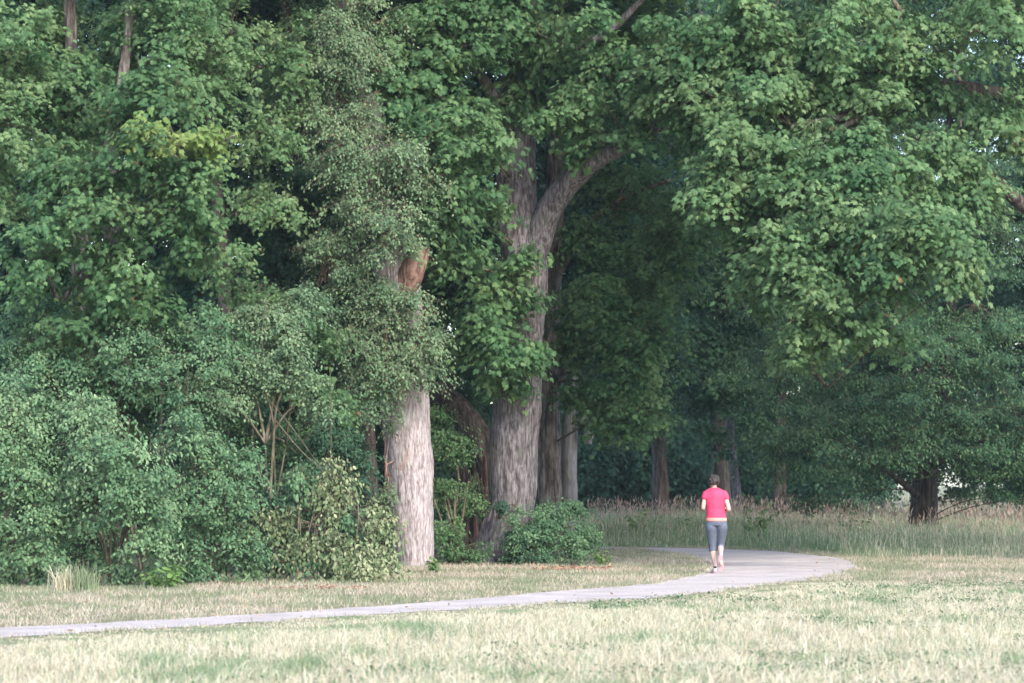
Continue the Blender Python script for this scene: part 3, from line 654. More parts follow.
# --- hornbeam on the right with layered boughs
DH = 75; b = base_at(924, DH)
tree('hornbeam', 'dark spreading hornbeam with short forked trunk, in the tall grass at right', 'tree', b,
     trunk=[b - [0, 0, .1], at(924, 510, DH), at(925, 470, DH), at(931, 445, DH), at(940, 410, DH), at(948, 340, DH), at(955, 230, DH), at(960, 80, DH)], radii=[.42, .36, .33, .26, .2, .17, .12, .06], bark='bark_dark', seg=100,
     branches=[(L_((922, 475, DH), (914, 445, DH - .2), (906, 400, DH - .4), (900, 340, DH - .5), (890, 260, DH - .6)), [.24, .2, .17, .13, .08]),
               (L_((922, 500, DH), (905, 485, DH - 1), (885, 470, DH - 2), (868, 462, DH - 2.5)), [.1, .08, .06, .04]),
               (L_((927, 470, DH), (955, 455, DH - 1), (985, 440, DH - 2), (1020, 430, DH - 2.5)), [.1, .07, .05, .03])],
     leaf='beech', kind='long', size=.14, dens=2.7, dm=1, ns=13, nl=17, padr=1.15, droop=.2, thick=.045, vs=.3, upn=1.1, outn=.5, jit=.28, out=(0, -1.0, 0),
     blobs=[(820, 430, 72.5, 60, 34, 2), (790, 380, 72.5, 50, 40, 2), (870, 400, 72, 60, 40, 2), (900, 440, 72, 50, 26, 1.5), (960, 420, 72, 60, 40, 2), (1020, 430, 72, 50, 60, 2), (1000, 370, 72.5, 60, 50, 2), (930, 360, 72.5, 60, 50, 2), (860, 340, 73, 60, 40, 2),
            (985, 455, 72, 50, 26, 1.6, {'gap': .2}), (1035, 470, 72, 40, 30, 1.6, {'gap': .2}), (875, 455, 73, 40, 22, 1.4, {'gap': .2}), (1000, 492, 73, 40, 12, 1.2, {'gap': .2}), (960, 400, 74, 50, 40, 1.6, {'gap': .2}), (910, 410, 74, 50, 30, 1.6, {'gap': .2}), (840, 475, 72.5, 50, 16, 1.4), (775, 450, 73, 44, 24, 1.5), (985, 475, 72.5, 50, 20, 1.4), (815, 500, 73, 30, 12, 1), (980, 300, 74, 60, 60, 2), (1010, 230, 75, 50, 60, 2), (900, 300, 75, 80, 60, 2.5), (780, 320, 74, 50, 50, 2), (950, 150, 76, 120, 80, 3), (850, 180, 76, 100, 90, 3), (1070, 380, 73, 40, 120, 2), (900, 0, 77, 200, 100, 4, {'size': .2, 'dens': 2}), (1025, 495, 73, 30, 12, 1)])

# --- middle trees beyond the bend
b = base_at(662, 93)
tree('tree', 'dark upright trunk in the tall grass left of the runner', 'tree', b,
     trunk=[b - [0, 0, .1], at(661, 500, 93), at(659, 440, 93), at(657, 350, 93), at(650, 200, 93), at(640, 20, 93)], radii=[.31, .26, .24, .22, .17, .1], bark='bark_dark', seg=80, sides=32,
     leaf='dark', kind='maple_far', size=.18, dens=3, padr=1, twig=False,
     blobs=[(650, 380, 91, 80, 50, 2.5), (640, 290, 90, 90, 70, 3), (690, 220, 90, 90, 80, 3), (630, 120, 92, 130, 90, 4), (640, 0, 92, 160, 80, 5)])
b = base_at(700, 82)
tree('maple_tree', 'shady maple with drooping boughs above and left of the runner, dark leaning trunk', 'tree', base_at(716, 84),
     trunk=[base_at(719, 84) - [0, 0, .1], at(719, 500, 84), at(717, 440, 84), at(713, 380, 84), at(712, 300, 84), at(708, 150, 84), at(700, 0, 84)], radii=[.2, .17, .16, .16, .13, .1, .06], bark='bark_dark', seg=80, sides=32,
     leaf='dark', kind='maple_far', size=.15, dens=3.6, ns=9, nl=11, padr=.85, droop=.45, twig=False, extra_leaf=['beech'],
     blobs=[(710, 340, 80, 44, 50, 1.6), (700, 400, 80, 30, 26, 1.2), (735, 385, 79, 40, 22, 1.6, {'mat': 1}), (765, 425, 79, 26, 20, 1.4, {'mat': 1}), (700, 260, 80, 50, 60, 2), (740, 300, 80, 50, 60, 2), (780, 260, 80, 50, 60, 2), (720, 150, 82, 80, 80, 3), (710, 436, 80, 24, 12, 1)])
for px, D, rad, bk, lab, lean in ((727, 100, .17, 'bark_tan', 'thin pale tan trunk directly behind the head of the runner', -6),
                                   (738, 106, .17, 'bark_grey', 'thin grey trunk leaning right, right of the pale tan one', -8),
                                   (780, 95, .23, 'bark_dark', 'short dark trunk in the tall grass right of the runner', 0)):
    b = base_at(px, D)
    tree('tree', lab, 'tree', b, trunk=[b - [0, 0, .1], at(px + lean * .2, 490, D), at(px + lean, 430, D), at(px + lean * 1.5, 300, D), at(px + lean * 2, 100, D)], radii=[rad * 1.15, rad, rad, rad * .8, rad * .4],
         bark=bk, seg=60, sides=24, rough=.01, leaf='dark', kind='maple_far', size=.2, dens=2.6, padr=1.1, twig=False,
         blobs=[(px, 330, D - 1, 60, 60, 3), (px + 10, 220, D - 1, 90, 90, 3), (px, 80, D, 110, 90, 4), (px + 30, 400, D + 1, 40, 20, 2)])

# --- deep wood behind everything
row = [(-150, 64), (10, 62), (215, 62), (340, 63), (845, 112), (925, 99), (1050, 92), (1160, 84), (-40, 70), (60, 66), (170, 70), (290, 68), (380, 72), (470, 76), (560, 118), (610, 132), (660, 120), (700, 138), (760, 125), (820, 140), (880, 165), (990, 170), (1080, 120)]
where = ['outside the left edge', 'just inside the left edge', 'behind the thin bare twig maple', 'left behind the slim dark trunk', 'behind the left half of the hornbeam', 'high behind the hornbeam crown', 'high behind the hornbeam right half', 'outside the right edge', 'beyond the left edge shrubs', 'behind the tall maple at the left edge', 'behind the wide left maple', 'behind the shaded gap at left', 'behind the pale bare trunk',
         'behind the forked maple', 'deep behind the broken side limb', 'far back right of the broken limb', 'far behind the upright trunk in tall grass', 'far back left of the runner',
         'far back right of the runner', 'far behind the short dark trunk', 'in the distance left of the hornbeam trunk', 'in the distance right of the hornbeam trunk', 'at the far right edge']
for (px, D), wh in zip(row, where):
    b = base_at(px, D); k = FPX / D
    w_ = 115 if D < 100 else 62
    bl = []
    for j, py in enumerate((500, 440, 370, 290, 200, 100, 0, -90) + ((478, 455) if 100 < D < 150 else ())):
        if D > 160 and j < 1: continue
        if 80 < D < 100 and j < 1: continue
        bl.append((px + random.uniform(-15, 15), py - (12 if D > 100 else 0), D - 1 + random.uniform(-.5, 1), w_ * random.uniform(.8, 1.1), (60 if D < 100 else 48), 3.0))
    tree('woodland_tree', 'shaded woodland tree ' + wh, 'tree', b, trunk=[b - [0, 0, .1], at(px + random.uniform(-6, 6), 420, D), at(px + random.uniform(-12, 12), 250, D), at(px + random.uniform(-20, 20), 0, D)],
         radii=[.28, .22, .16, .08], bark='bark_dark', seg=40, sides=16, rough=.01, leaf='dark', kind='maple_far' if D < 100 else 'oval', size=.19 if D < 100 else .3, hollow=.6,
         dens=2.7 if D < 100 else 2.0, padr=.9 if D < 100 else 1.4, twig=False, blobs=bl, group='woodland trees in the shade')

# ------------------------------------------------------------------ shrubs
def shrub(name, label, base, blobs, stems=6, spread=.5, h=1.4, cat='shrub', **kw):
    base = np.array(base, float)
    kw.setdefault('leaf', 'shrub'); kw.setdefault('kind', 'oval'); kw.setdefault('size', .085); kw.setdefault('dens', 10)
    kw.setdefault('ns', 8); kw.setdefault('nl', 12); kw.setdefault('padr', .38); kw.setdefault('droop', .35)
    br = []
    for i in range(stems):
        a = random.uniform(0, 6.28); s = random.uniform(.3, 1) * spread
        q = base + np.array([random.uniform(-.12, .12), random.uniform(-.12, .12), -.05])
        e = np.array([math.cos(a) * s, math.sin(a) * s, 0])
        br.append(([q, q + e * .35 + [0, 0, h * .5], q + e + [0, 0, h]], [.028, .022, .01]))
    root = tree(name, label, cat, base, branches=br, blobs=blobs, bark='twig', rough=.002, lump=.05, crown='foliage', **kw)
    for c in root.children:
        if c.name.startswith('branch'): c.name = 'stem'
    return root

shrub('shrub', 'rounded pale green shrub in the bottom left corner of the wood edge', base_at(10, 43.2),
      [(10, 420, 43, 50, 50, .9), (20, 490, 42.6, 50, 50, .9), (-20, 540, 42.6, 60, 46, .9), (35, 555, 42.3, 40, 34, .6), (60, 520, 42.6, 22, 40, .5), (-60, 450, 43, 50, 90, 1)], leaf='shrub_pale', size=.09)
shrub('shrub', 'bushy pale green shrub with bare reddish stems at its foot, second from the left edge', base_at(118, 42.6),
      [(115, 450, 42.3, 50, 34, .8), (140, 480, 42.1, 40, 36, .7), (95, 490, 42.3, 40, 34, .6), (150, 530, 42, 26, 40, .5), (155, 572, 42, 22, 16, .4), (80, 420, 43, 50, 30, .8), (125, 575, 42.4, 20, 14, .3)], leaf='shrub_pale', size=.09, stems=9, spread=.55, h=1.3)
shrub('shrub', 'bluish green shrub rising behind the two front shrubs at left', base_at(150, 46.5),
      [(130, 370, 45.6, 60, 40, .9), (60, 380, 45.8, 60, 40, .9), (190, 400, 45.2, 44, 50, .8), (160, 340, 46, 50, 30, .8), (20, 350, 46, 50, 40, .9), (80, 540, 45, 60, 46, .7), (210, 350, 45.8, 40, 40, .8)], h=2.2, spread=1)
shrub('shrub', 'dense leafy shrub left of the multi-stemmed sapling, reaching the verge', base_at(215, 43.6),
      [(205, 440, 43.4, 40, 40, .7), (215, 500, 43.2, 44, 44, .7), (195, 555, 42.9, 36, 30, .5), (245, 550, 43.3, 34, 32, .6), (235, 470, 43.6, 36, 40, .6), (182, 500, 43.2, 24, 40, .5)], h=1.8)
shrub('sapling', 'multi-stemmed sapling with thin tan stems forking in front of the dark hollow', base_at(272, 46.5),
      [(285, 350, 46, 40, 40, .7), (250, 380, 46, 36, 34, .6), (310, 390, 46, 30, 30, .6), (255, 320, 46.3, 40, 30, .6), (220, 395, 45.6, 26, 26, .5), (300, 300, 46.6, 40, 24, .6)], stems=4, leaf='grey', h=2.2, cat='sapling')
g = Geo()
for pts, r in (([(270, 500), (273, 450), (276, 410), (284, 385), (300, 330)], .045), ([(274, 425), (268, 400), (258, 375)], .03), ([(275, 420), (300, 450), (330, 480), (345, 520)], .022),
               ([(262, 392), (290, 425), (320, 465), (360, 500)], .016), ([(330, 500), (331, 420), (330, 370)], .016), ([(268, 372), (262, 340), (266, 300)], .02)):
    tube(g, [at(x, y, 45.9) for x, y in pts], [r * .62 * (1 - .12 * i) for i in range(len(pts))], sides=8, seg=24, rough=.003, lump=.06)
o = g.build('bare_stems', M['twig'], smooth=True, origin=base_at(272, 45.6)); tag(o, 'bare tan stems crossing in a fork above the wilting cut branches', 'branch')
shrub('shrub', 'dark leafy shrub behind the wilting branches beside the pale trunk', base_at(320, 47.5),
      [(320, 430, 47.4, 40, 30, .6), (300, 480, 47, 40, 40, .6), (350, 470, 47.6, 26, 40, .5), (260, 430, 47.4, 30, 30, .6), (345, 540, 47.4, 30, 34, .5), (260, 500, 46.4, 26, 40, .5), (265, 560, 45, 24, 26, .4)], leaf='dark', h=1.9)
for k_, (px, D, lab) in enumerate(((30, 47.5, 'tall undergrowth shrub behind the corner shrub'), (110, 48, 'tall undergrowth shrub behind the bare reddish stems'), (200, 47.2, 'tall undergrowth shrub left of the sapling stems'), (290, 49, 'tall undergrowth shrub behind the forking sapling stems'))):
    shrub('shrub', lab, base_at(px, D), [(px, 330, D - .3, 60, 40, .7), (px + 10, 400, D - .4, 60, 46, .7), (px - 5, 470, D - .4, 60, 46, .7), (px, 530, D - .4, 60, 40, .7)], h=2.4, spread=.9, dens=7, leaf=['shrub', 'maple', 'shrub', 'maple'][k_], kind=['oval', 'maple', 'oval', 'maple'][k_], size=.1)
# the wilting cut branches lying at the wood edge
b = base_at(345, 44.6)
shrub('cut_branches', 'heap of cut branches with wilting pale olive leaves before the pale trunk', b,
      [(335, 480, 44.6, 30, 20, .35), (305, 475, 44.7, 30, 22, .35, {'mat': 1}), (380, 530, 44.2, 18, 22, .3), (280, 520, 44.4, 20, 26, .3), (310, 520, 44.4, 40, 24, .4), (350, 520, 44.5, 32, 22, .4, {'mat': 1}), (300, 558, 44.2, 36, 20, .35, {'mat': 1}), (315, 545, 44.1, 40, 24, .3), (345, 555, 43.9, 40, 22, .35), (385, 560, 43.8, 20, 14, .25), (365, 574, 43.5, 36, 10, .25), (400, 580, 43.4, 8, 3, .1)],
      stems=0, leaf='wilt', extra_leaf=['shrub'], size=.105, kind='oval', padr=.34, droop=.9, ns=8, nl=9, dens=11, out=(.2, -.5, -.5), upn=.3, outn=.9, cat='cut branches')
g = Geo()
for i in range(16):
    a = at(random.uniform(285, 345), random.uniform(475, 530), 45); e = at(random.uniform(290, 400), random.uniform(545, 584), 44.1); e[2] = max(e[2], .04)
    m_ = (a + e) / 2 + np.array([random.uniform(-.1, .3), -.1, .15]); tube(g, [a, m_, e], [.018, .012, .005], sides=6, seg=12)
root = bpy.data.objects['cut_branches']; g.build('sticks', M['twig'], root, smooth=True)

shrub('shrub', 'mid green undergrowth filling the gap between the pale trunk and the forked maple', base_at(455, 52.6),
      [(452, 450, 53, 22, 26, .5), (448, 500, 52.6, 22, 34, .5), (450, 545, 52.2, 26, 24, .5), (470, 555, 52.3, 14, 12, .3), (440, 430, 53.4, 16, 30, .5), (470, 500, 53.6, 14, 30, .4)], dens=12, leaf='maple', h=1.6)
shrub('shrub', 'low spreading shrub at the foot of the forked maple', base_at(545, 52.6),
      [(545, 540, 52.3, 40, 24, .6), (520, 530, 52.4, 18, 26, .4), (575, 548, 52.2, 26, 17, .5), (545, 515, 52.6, 26, 18, .4), (510, 555, 52.4, 10, 12, .3), (566, 512, 53, 24, 18, .4), (585, 535, 52.6, 18, 18, .4)], dens=16, leaf='shrub', size=.07, padr=.28, h=.9)
shrub('shrub', 'dark evergreen bush directly against the base of the forked maple', base_at(522, 53),
      [(520, 545, 52.2, 17, 18, .3), (500, 505, 52.7, 12, 6, .2), (535, 555, 52, 16, 10, .3)], dens=24, leaf='dark', size=.07, padr=.22, h=.6, stems=4)
# little plants
def plant(label, px, py, h, w, leaf='herb', size=.09, n=26, D=None, name='leafy_plant'):
    b = gnd(px, py) if D is None else base_at(px, D)
    root = thing(name, label, 'plant', b)
    gl, gt = Geo(), Geo(); st = 7
    A = np.repeat(b[None], st, 0) + rng.normal(0, w * .12, (st, 3)) * [1, 1, 0]
    B = A + np.c_[rng.uniform(-w, w, st) * .5, rng.uniform(-w, w, st) * .5, rng.uniform(.6, 1, st) * h]
    twigs(gt, A, B, .006, .002)
    t = rng.uniform(.15, 1, (st, n)); P = A[:, None] + (B - A)[:, None] * t[..., None]; P = P.reshape(-1, 3)
    o_ = rng.normal(0, 1, P.shape) * [1, 1, .2]; o_ = unit(o_); P = P + o_ * size * .3
    leaves(gl, P, o_ - UP * .2, UP + rng.normal(0, .4, P.shape), size * rng.uniform(.5, 1.1, len(P)), 'oval', rnd=None)
    gt.build('stem', M['twig'], root); gl.build('foliage', M[leaf], root); return root
plant('bright green leafy weed on the verge below the second shrub', 160, 588, .35, .5, size=.12)
plant('bright yellow-green plant in the tall grass just right of the runner', 757, 540, 1.15, .8, D=67, size=.14, n=34)
plant('rounded green plant in the tall grass left of the dark upright trunk', 645, 540, .85, .8, D=72, size=.12, n=34)
plant('green plant in the tall grass left of the runner', 690, 540, .7, .7, D=73, size=.12, n=30)
plant('pale leafy plant at the right end of the low shrub by the forked maple', 603, 566, .3, .35, size=.07)
plant('pale leafy plant in tall grass near the hornbeam', 850, 540, 1.0, .9, D=70, size=.13, leaf='shrub_pale')
plant('small green weed between the pale trunk and the undergrowth shrub', 436, 573, .3, .3, size=.07)
def tuft(label, px, py, h, n, mat):
    b = gnd(px, py); g = Geo(); P = b[None, :2] + rng.normal(0, .09, (n, 2)); blades(g, P, rng.uniform(.5, 1, n) * h, np.full(n, .006), lean=.55)
    o = g.build('grass_tuft', mat, origin=b); tag(o, label, 'grass tuft')
tuft('bright green grass tuft at the foot of the shrubs on the left', 82, 592, .5, 160, G_GREEN)
tuft('straw coloured tuft standing against the left shrubs', 62, 592, .45, 140, G_STRAW)

# clover and plantain patches in the meadow
gl = Geo(); n = 0
C_ = wedge(420, 21, 45); C_ = C_[(C_[:, 1] < edge_y(C_[:, 0], outer[:9]) - .6)]
C_ = C_[noise3(p3(C_, 12), .35) > .46]; C_ = C_[C_[:, 1] < edge_y(C_[:, 0], outer[:9]) - 1.6]
for c in C_:
    k = random.randint(30, 160); w = random.uniform(.08, .3)
    P = np.c_[rng.normal(c[0], w * 1.3, k), rng.normal(c[1], w, k), rng.uniform(.02, .10, k)]
    o_ = rng.normal(0, 1, (k, 3)) * [1, 1, .5]
    leaves(gl, P, o_, UP + rng.normal(0, .35, (k, 3)), rng.uniform(.02, .05, k), 'oval')
tag(gl.build('clover', M['weed']), 'small dark green clover and weed patches scattered in the pale meadow', 'clover', kind='stuff')

# dry leaves on the ground
lit = leafmat('dead_leaf', (.22, .10, .06), (.36, .18, .11), (.48, .30, .2), trans=.1)
def litter(name, label, c, s, n):
    P = np.c_[rng.normal(c[0], s[0], n), rng.normal(c[1], s[1], n), np.full(n, .03) + rng.uniform(0, .03, n)]
    g = Geo(); leaves(g, P, rng.normal(0, 1, (n, 3)) * [1, 1, .2], UP + rng.normal(0, .4, (n, 3)), rng.uniform(.05, .1, n), 'oval'); o = g.build(name, lit); tag(o, label, 'leaf litter', kind='stuff')
q = gnd(568, 570); litter('leaf_litter', 'rusty dead leaves under the low shrub by the forked maple', q, (.45, .35), 260)
q = gnd(325, 590); litter('leaf_litter', 'scatter of orange dead leaves on the verge by the cut branches', q, (.45, .3), 90)

kk = rng.integers(0, 300, 110); tt = rng.random(110)[:, None]
P = ed_[kk] * 1.0 + rng.normal(0, .5, (110, 2)); P = P[in_poly(P, PATH)]
g = Geo(); leaves(g, np.c_[P, np.full(len(P), .02)], rng.normal(0, 1, (len(P), 3)) * [1, 1, .2], UP + rng.normal(0, .4, (len(P), 3)), rng.uniform(.04, .09, len(P)), 'oval')
tag(g.build('leaf_litter', lit), 'few brown leaves strewn over the gravel of the path', 'leaf litter', kind='stuff')

# ------------------------------------------------------------------ the runner
PB = gnd(716.5, 573.5)
def skin(pts, edges, rad, sub=2, root=0):
    me = bpy.data.meshes.new('tmp'); me.from_pydata(pts, edges, []); o = bpy.data.objects.new('tmp', me); COL.objects.link(o)
    m = o.modifiers.new('s', 'SKIN'); m.use_smooth_shade = True
    for v, r in zip(me.skin_vertices[0].data, rad): v.radius = (r, r) if np.isscalar(r) else r
    me.skin_vertices[0].data[root].use_root = True
    s = o.modifiers.new('u', 'SUBSURF'); s.levels = sub; s.render_levels = sub
    dg = bpy.context.evaluated_depsgraph_get(); nm = bpy.data.meshes.new_from_object(o.evaluated_get(dg)); bpy.data.objects.remove(o)
    return nm
def ball(c, r, rot=None, n=3):
    bm = bmesh.new(); bmesh.ops.create_icosphere(bm, subdivisions=n, radius=1); bm.transform(Matrix.Diagonal((*r, 1)))
    if rot: bm.transform(Matrix.Rotation(rot[0], 4, rot[1]))
    bm.transform(Matrix.Translation(c)); me = bpy.data.meshes.new('b'); bm.to_mesh(me); bm.free(); return me
def fuse(meshes, name, mat, parent, voxel=.008, smooth=3):
    bm = bmesh.new()
    for m in meshes: bm.from_mesh(m)
    me = bpy.data.meshes.new(name); bm.to_mesh(me); bm.free()
    o = bpy.data.objects.new(name, me); COL.objects.link(o)
    r = o.modifiers.new('r', 'REMESH'); r.mode = 'VOXEL'; r.voxel_size = voxel; r.use_smooth_shade = True
    s = o.modifiers.new('s', 'SMOOTH'); s.iterations = smooth; s.factor = .5
    dg = bpy.context.evaluated_depsgraph_get(); nm = bpy.data.meshes.new_from_object(o.evaluated_get(dg)); bpy.data.objects.remove(o)
    nm.name = name; nm.materials.clear(); nm.materials.append(mat)
    for p in nm.polygons: p.use_smooth = True
    o = bpy.data.objects.new(name, nm); COL.objects.link(o); o.parent = parent; return o
runner = thing('person', 'woman jogging away on the path in a crimson shirt and grey capri leggings', 'person', PB)
skinm = plain('skin', (.50, .33, .28), .5, .06); 
pel = (.0, 0, .87); w1 = (-.005, .02, .98); ch = (-.015, .045, 1.16); ut = (-.02, .06, 1.33); nk = (-.03, .08, 1.42); hd = (-.035, .10, 1.47)
hipL, kneL, ankL = (-.085, 0, .80), (-.065, .05, .45), (-.025, -.02, .09)
hipR, kneR, ankR = (.085, 0, .80), (.075, .08, .46), (.05, -.29, .30)
shL, elL, wrL = (-.175, .05, 1.34), (-.225, .0, 1.09), (-.17, .2, 1.09)
shR, elR, wrR = (.14, .05, 1.345), (.21, -.06, 1.07), (.17, .15, 1.06)
def lerp(a, b, t): return tuple(a[i] + (b[i] - a[i]) * t for i in range(3))
pts = [pel, w1, ch, ut, nk, hd, hipL, lerp(hipL, kneL, .5), kneL, lerp(kneL, ankL, .3), ankL, hipR, lerp(hipR, kneR, .5), kneR, lerp(kneR, ankR, .3), ankR,
       shL, lerp(shL, elL, .5), elL, lerp(elL, wrL, .4), wrL, shR, lerp(shR, elR, .5), elR, lerp(elR, wrR, .4), wrR]
ed = [(0, 1), (1, 2), (2, 3), (3, 4), (4, 5), (0, 6), (6, 7), (7, 8), (8, 9), (9, 10), (0, 11), (11, 12), (12, 13), (13, 14), (14, 15), (3, 16), (16, 17), (17, 18), (18, 19), (19, 20), (3, 21), (21, 22), (22, 23), (23, 24), (24, 25)]
rad = [(.13, .09), (.11, .085), (.12, .09), (.10, .07), .048, .05, .08, .082, .055, .056, .034, .08, .075, .052, .056, .034, .046, .042, .038, .037, .025, .046, .042, .038, .037, .025]
parts = [skin(pts, ed, rad)]
parts.append(ball((-.035, .115, 1.535), (.072, .092, .105)))            # head
parts.append(ball((-.035, .212, 1.52), (.013, .018, .02), n=2))          # nose
parts.append(ball((-.035, .185, 1.475), (.035, .025, .022), n=2))        # chin and jaw
for s in (-1, 1): parts.append(ball((-.035 + s * .074, .105, 1.525), (.009, .018, .03), n=2))   # ears
parts.append(ball((-.035, .198, 1.492), (.022, .01, .006), n=2))         # lips
for (wr, s, dz) in ((wrL, -1, .02), (wrR, 1, .02)):
    pc = (wr[0] - s * .01, wr[1] + .06, wr[2] + dz); parts.append(ball(pc, (.018, .045, .04)))
    for k, ln in enumerate((.060, .068, .064, .05)):
        z = pc[2] + .028 - k * .019
        f = [(pc[0], pc[1] + .02, z), (pc[0] - s * .004, pc[1] + .05, z), (pc[0] - s * .028, pc[1] + .05 + ln * .3, z - .004), (pc[0] - s * .04, pc[1] + .05 + ln * .05, z - .006)]
        parts.append(skin(f, [(0, 1), (1, 2), (2, 3)], [.009, .0085, .008, .007], 1))
    f = [(pc[0], pc[1] - .02, pc[2] + .03), (pc[0] - s * .02, pc[1] + .015, pc[2] + .045), (pc[0] - s * .032, pc[1] + .045, pc[2] + .035)]
    parts.append(skin(f, [(0, 1), (1, 2)], [.011, .01, .008], 1))
for an, toe in ((ankL, (-.03, .14, .03)), (ankR, (.055, -.33, .14))):
    parts.append(skin([an, lerp(an, toe, .5), toe], [(0, 1), (1, 2)], [.036, .036, .03], 1))
body = fuse(parts, 'body', skinm, runner, .006, 3)
# shirt
e1 = lerp(shL, elL, .48); e2 = lerp(shR, elR, .48)
def loft(R, n=28):
    bm = bmesh.new(); rows = []
    for (z, cx, cy, a, b_) in R:
        rows.append([bm.verts.new((cx + a * math.cos(t) * (1 if abs(math.cos(t)) < .7 else 1), cy + b_ * math.sin(t), z)) for t in np.linspace(0, 2 * math.pi, n, endpoint=False)])
    for p_, q_ in zip(rows, rows[1:]):
        for i in range(n): bm.faces.new((p_[i], p_[(i + 1) % n], q_[(i + 1) % n], q_[i]))
    bm.faces.new(rows[0][::-1]); bm.faces.new(rows[-1]); me = bpy.data.meshes.new('l'); bm.to_mesh(me); bm.free(); return me
sh_pts = [(-.0, .01, .93), (-.005, .025, 1.0), ch, ut, (-.025, .07, 1.385), shL, e1, shR, e2]
torso = loft([(.925, 0, 0, .172, .128), (1.0, -.003, .015, .160, .122), (1.08, -.01, .03, .160, .12), (1.18, -.014, .04, .170, .122), (1.28, -.018, .05, .192, .122), (1.345, -.02, .055, .192, .112), (1.39, -.022, .062, .155, .10), (1.42, -.026, .072, .10, .085), (1.44, -.028, .078, .068, .07)])
def sleeve(a, e): return skin([lerp(a, (0, .05, 1.3), .25), a, lerp(a, e, .5), e], [(0, 1), (1, 2), (2, 3)], [.07, .074, .068, .066], 2)
shirt = fuse([torso, sleeve(shL, e1), sleeve(shR, e2)],
             'shirt', plain('crimson_knit', (.58, .05, .115), .75, .22, 9), runner, .008, 2)
band = fuse([loft([(.875, 0, -.01, .172, .13), (.9, 0, -.005, .178, .136), (.935, 0, 0, .174, .132)])], 'shirt_hem', plain('salmon_cloth', (.80, .27, .22), .75, .08), runner, .008, 2)
# leggings
def limb(P, R):
    g = Geo(); tube(g, P, R, sides=24, seg=28); o = g.build('t', M['twig']); m = o.data; bpy.data.objects.remove(o); m.materials.clear(); return m
def leg(h, k, a): return limb([(h[0] * .95, h[1] - .01, .86), (h[0] * 1.04, h[1] - .012, .78), lerp(h, k, .5), k, lerp(k, a, .24)], [.088, .103, .086, .062, .062])
fuse([loft([(.80, 0, -.012, .165, .115), (.84, 0, -.012, .176, .125), (.9, 0, -.005, .170, .126), (.92, 0, -.005, .165, .122)]), leg(hipL, kneL, ankL), leg(hipR, kneR, ankR)],
     'leggings', plain('grey_jersey', (.095, .11, .145), .7, .15, 12), runner, .008, 12)
# hair: short, tousled
bm = bmesh.new(); bmesh.ops.create_icosphere(bm, subdivisions=5, radius=1)
for v in list(bm.verts):
    c = v.co.copy(); n = float(noise3(np.array([c.x, c.y, c.z * .7]) + 9, 4)) - .5; n2 = float(noise3(np.array([c.x, c.y, c.z]) + 2, 10)) - .5
    k = 1.05 + .34 * n + .26 * n2
    v.co = Vector((c.x * .088 * k, c.y * .103 * k, c.z * .108 * k))
dele = [v for v in bm.verts if (v.co.y > .055 and v.co.z < .05) or v.co.z < -.07]
bmesh.ops.delete(bm, geom=dele, context='VERTS'); bm.transform(Matrix.Translation((-.035, .10, 1.548)))
me = bpy.data.meshes.new('hair'); bm.to_mesh(me); bm.free()
hm = plain('greying_brown_hair', (.035, .028, .026), .45, .8, 30, .3); me.materials.append(hm)
for p in me.polygons: p.use_smooth = True
ho = bpy.data.objects.new('hair', me); COL.objects.link(ho); ho.parent = runner
s = ho.modifiers.new('t', 'SOLIDIFY'); s.thickness = .012
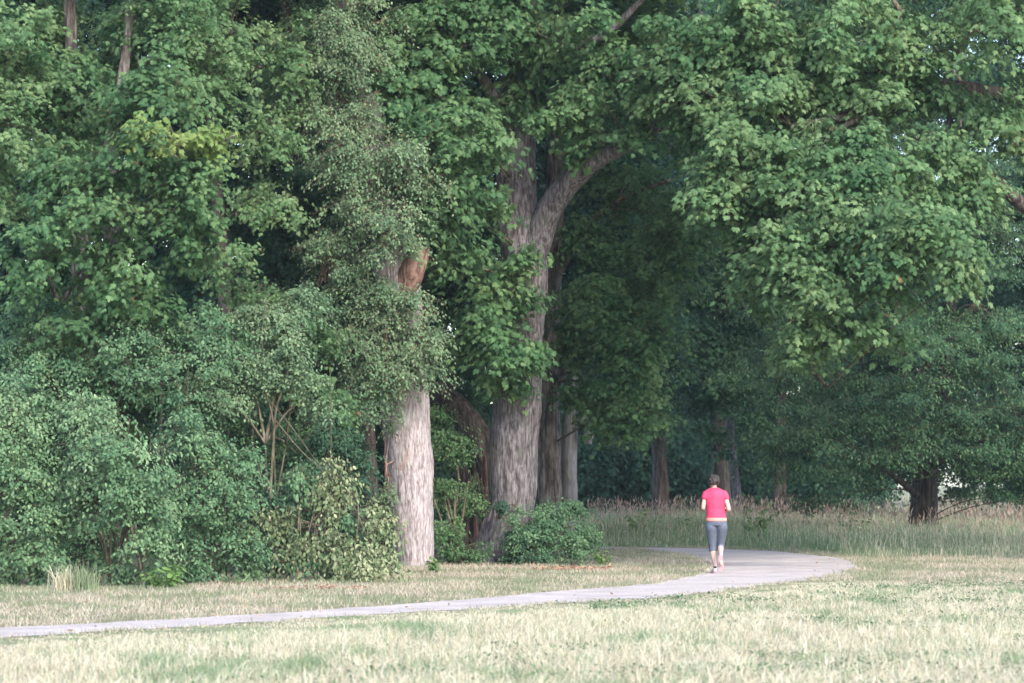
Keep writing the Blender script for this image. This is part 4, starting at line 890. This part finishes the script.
# socks and shoes
shoem = plain('light_running_shoe', (.62, .50, .50), .6, .15, 20); sole = plain('pink_sole', (.55, .34, .35), .6, .1); sock = plain('dark_sock', (.03, .03, .035), .8)
def make_shoe(an, heel, toe, up_):
    an, heel, toe, u = map(lambda q: np.array(q, float), (an, heel, toe, up_)); u = unit(u); d = unit(toe - heel)
    m = skin([tuple(heel + u * .045), tuple(heel * .55 + toe * .45 + u * .05), tuple(heel * .2 + toe * .8 + u * .038), tuple(toe + u * .03 - d * .01)], [(0, 1), (1, 2), (2, 3)], [(.036, .038), (.038, .04), (.042, .03), (.03, .02)], 2)
    top = skin([tuple(heel + d * .05 + u * .04), tuple(heel + d * .05 + u * .085)], [(0, 1)], [.043, .043], 1)
    o = fuse([m, top], 'shoe', shoem, runner, .006, 2)
    sd_ = unit(np.cross(d, u)); prof = [(-.035, .0), (-.025, .03), (.0, .038), (.07, .036), (.15, .044), (.2, .042), (.24, .026), (.255, .0)]
    ring = [heel + d * a + sd_ * w for a, w in prof] + [heel + d * a - sd_ * w for a, w in prof[::-1][1:-1]]
    ring = np.array(ring); n = len(ring); V = np.concatenate([ring, ring + u * .022]) + np.array(PB)
    idx = []; sz = []
    for i in range(n): idx += [i, (i + 1) % n, n + (i + 1) % n, n + i]; sz.append(4)
    idx += list(range(n))[::-1] + list(range(n, 2 * n)); sz += [n, n]
    g = Geo(); g.add(V, sz, idx); g.build('sole', sole, runner).parent = o
    k = fuse([skin([tuple(heel + d * .05 + u * .08), tuple(np.array(an) + unit(np.array(an) - (heel + d * .05)) * .05)], [(0, 1)], [.04, .039], 1)], 'sock', sock, runner, .006, 1)
    return o
make_shoe(ankL, (-.03, -.06, .008), (-.045, .18, .008), (0, 0, 1))
make_shoe(ankR, (.045, -.365, .285), (.06, -.285, .11), (0, .92, .38))

# ------------------------------------------------------------------ air
bm = bmesh.new(); bmesh.ops.create_cube(bm, size=1); bm.transform(Matrix.Translation((0, 240, 18)) @ Matrix.Diagonal((606, 566, 38, 1)))
me = bpy.data.meshes.new('haze'); bm.to_mesh(me); bm.free(); ho_ = bpy.data.objects.new('haze', me); COL.objects.link(ho_)
hz = bpy.data.materials.new('haze'); hz.use_nodes = True; N = hz.node_tree.nodes; N.remove(N['Principled BSDF'])
pv = N.new('ShaderNodeVolumePrincipled'); pv.inputs['Color'].default_value = (.72, .88, 1, 1); pv.inputs['Density'].default_value = .00022
hz.node_tree.links.new(pv.outputs[0], N['Material Output'].inputs['Volume']); me.materials.append(hz)
tag(ho_, 'thin bluish morning haze in the air', 'haze', kind='stuff')
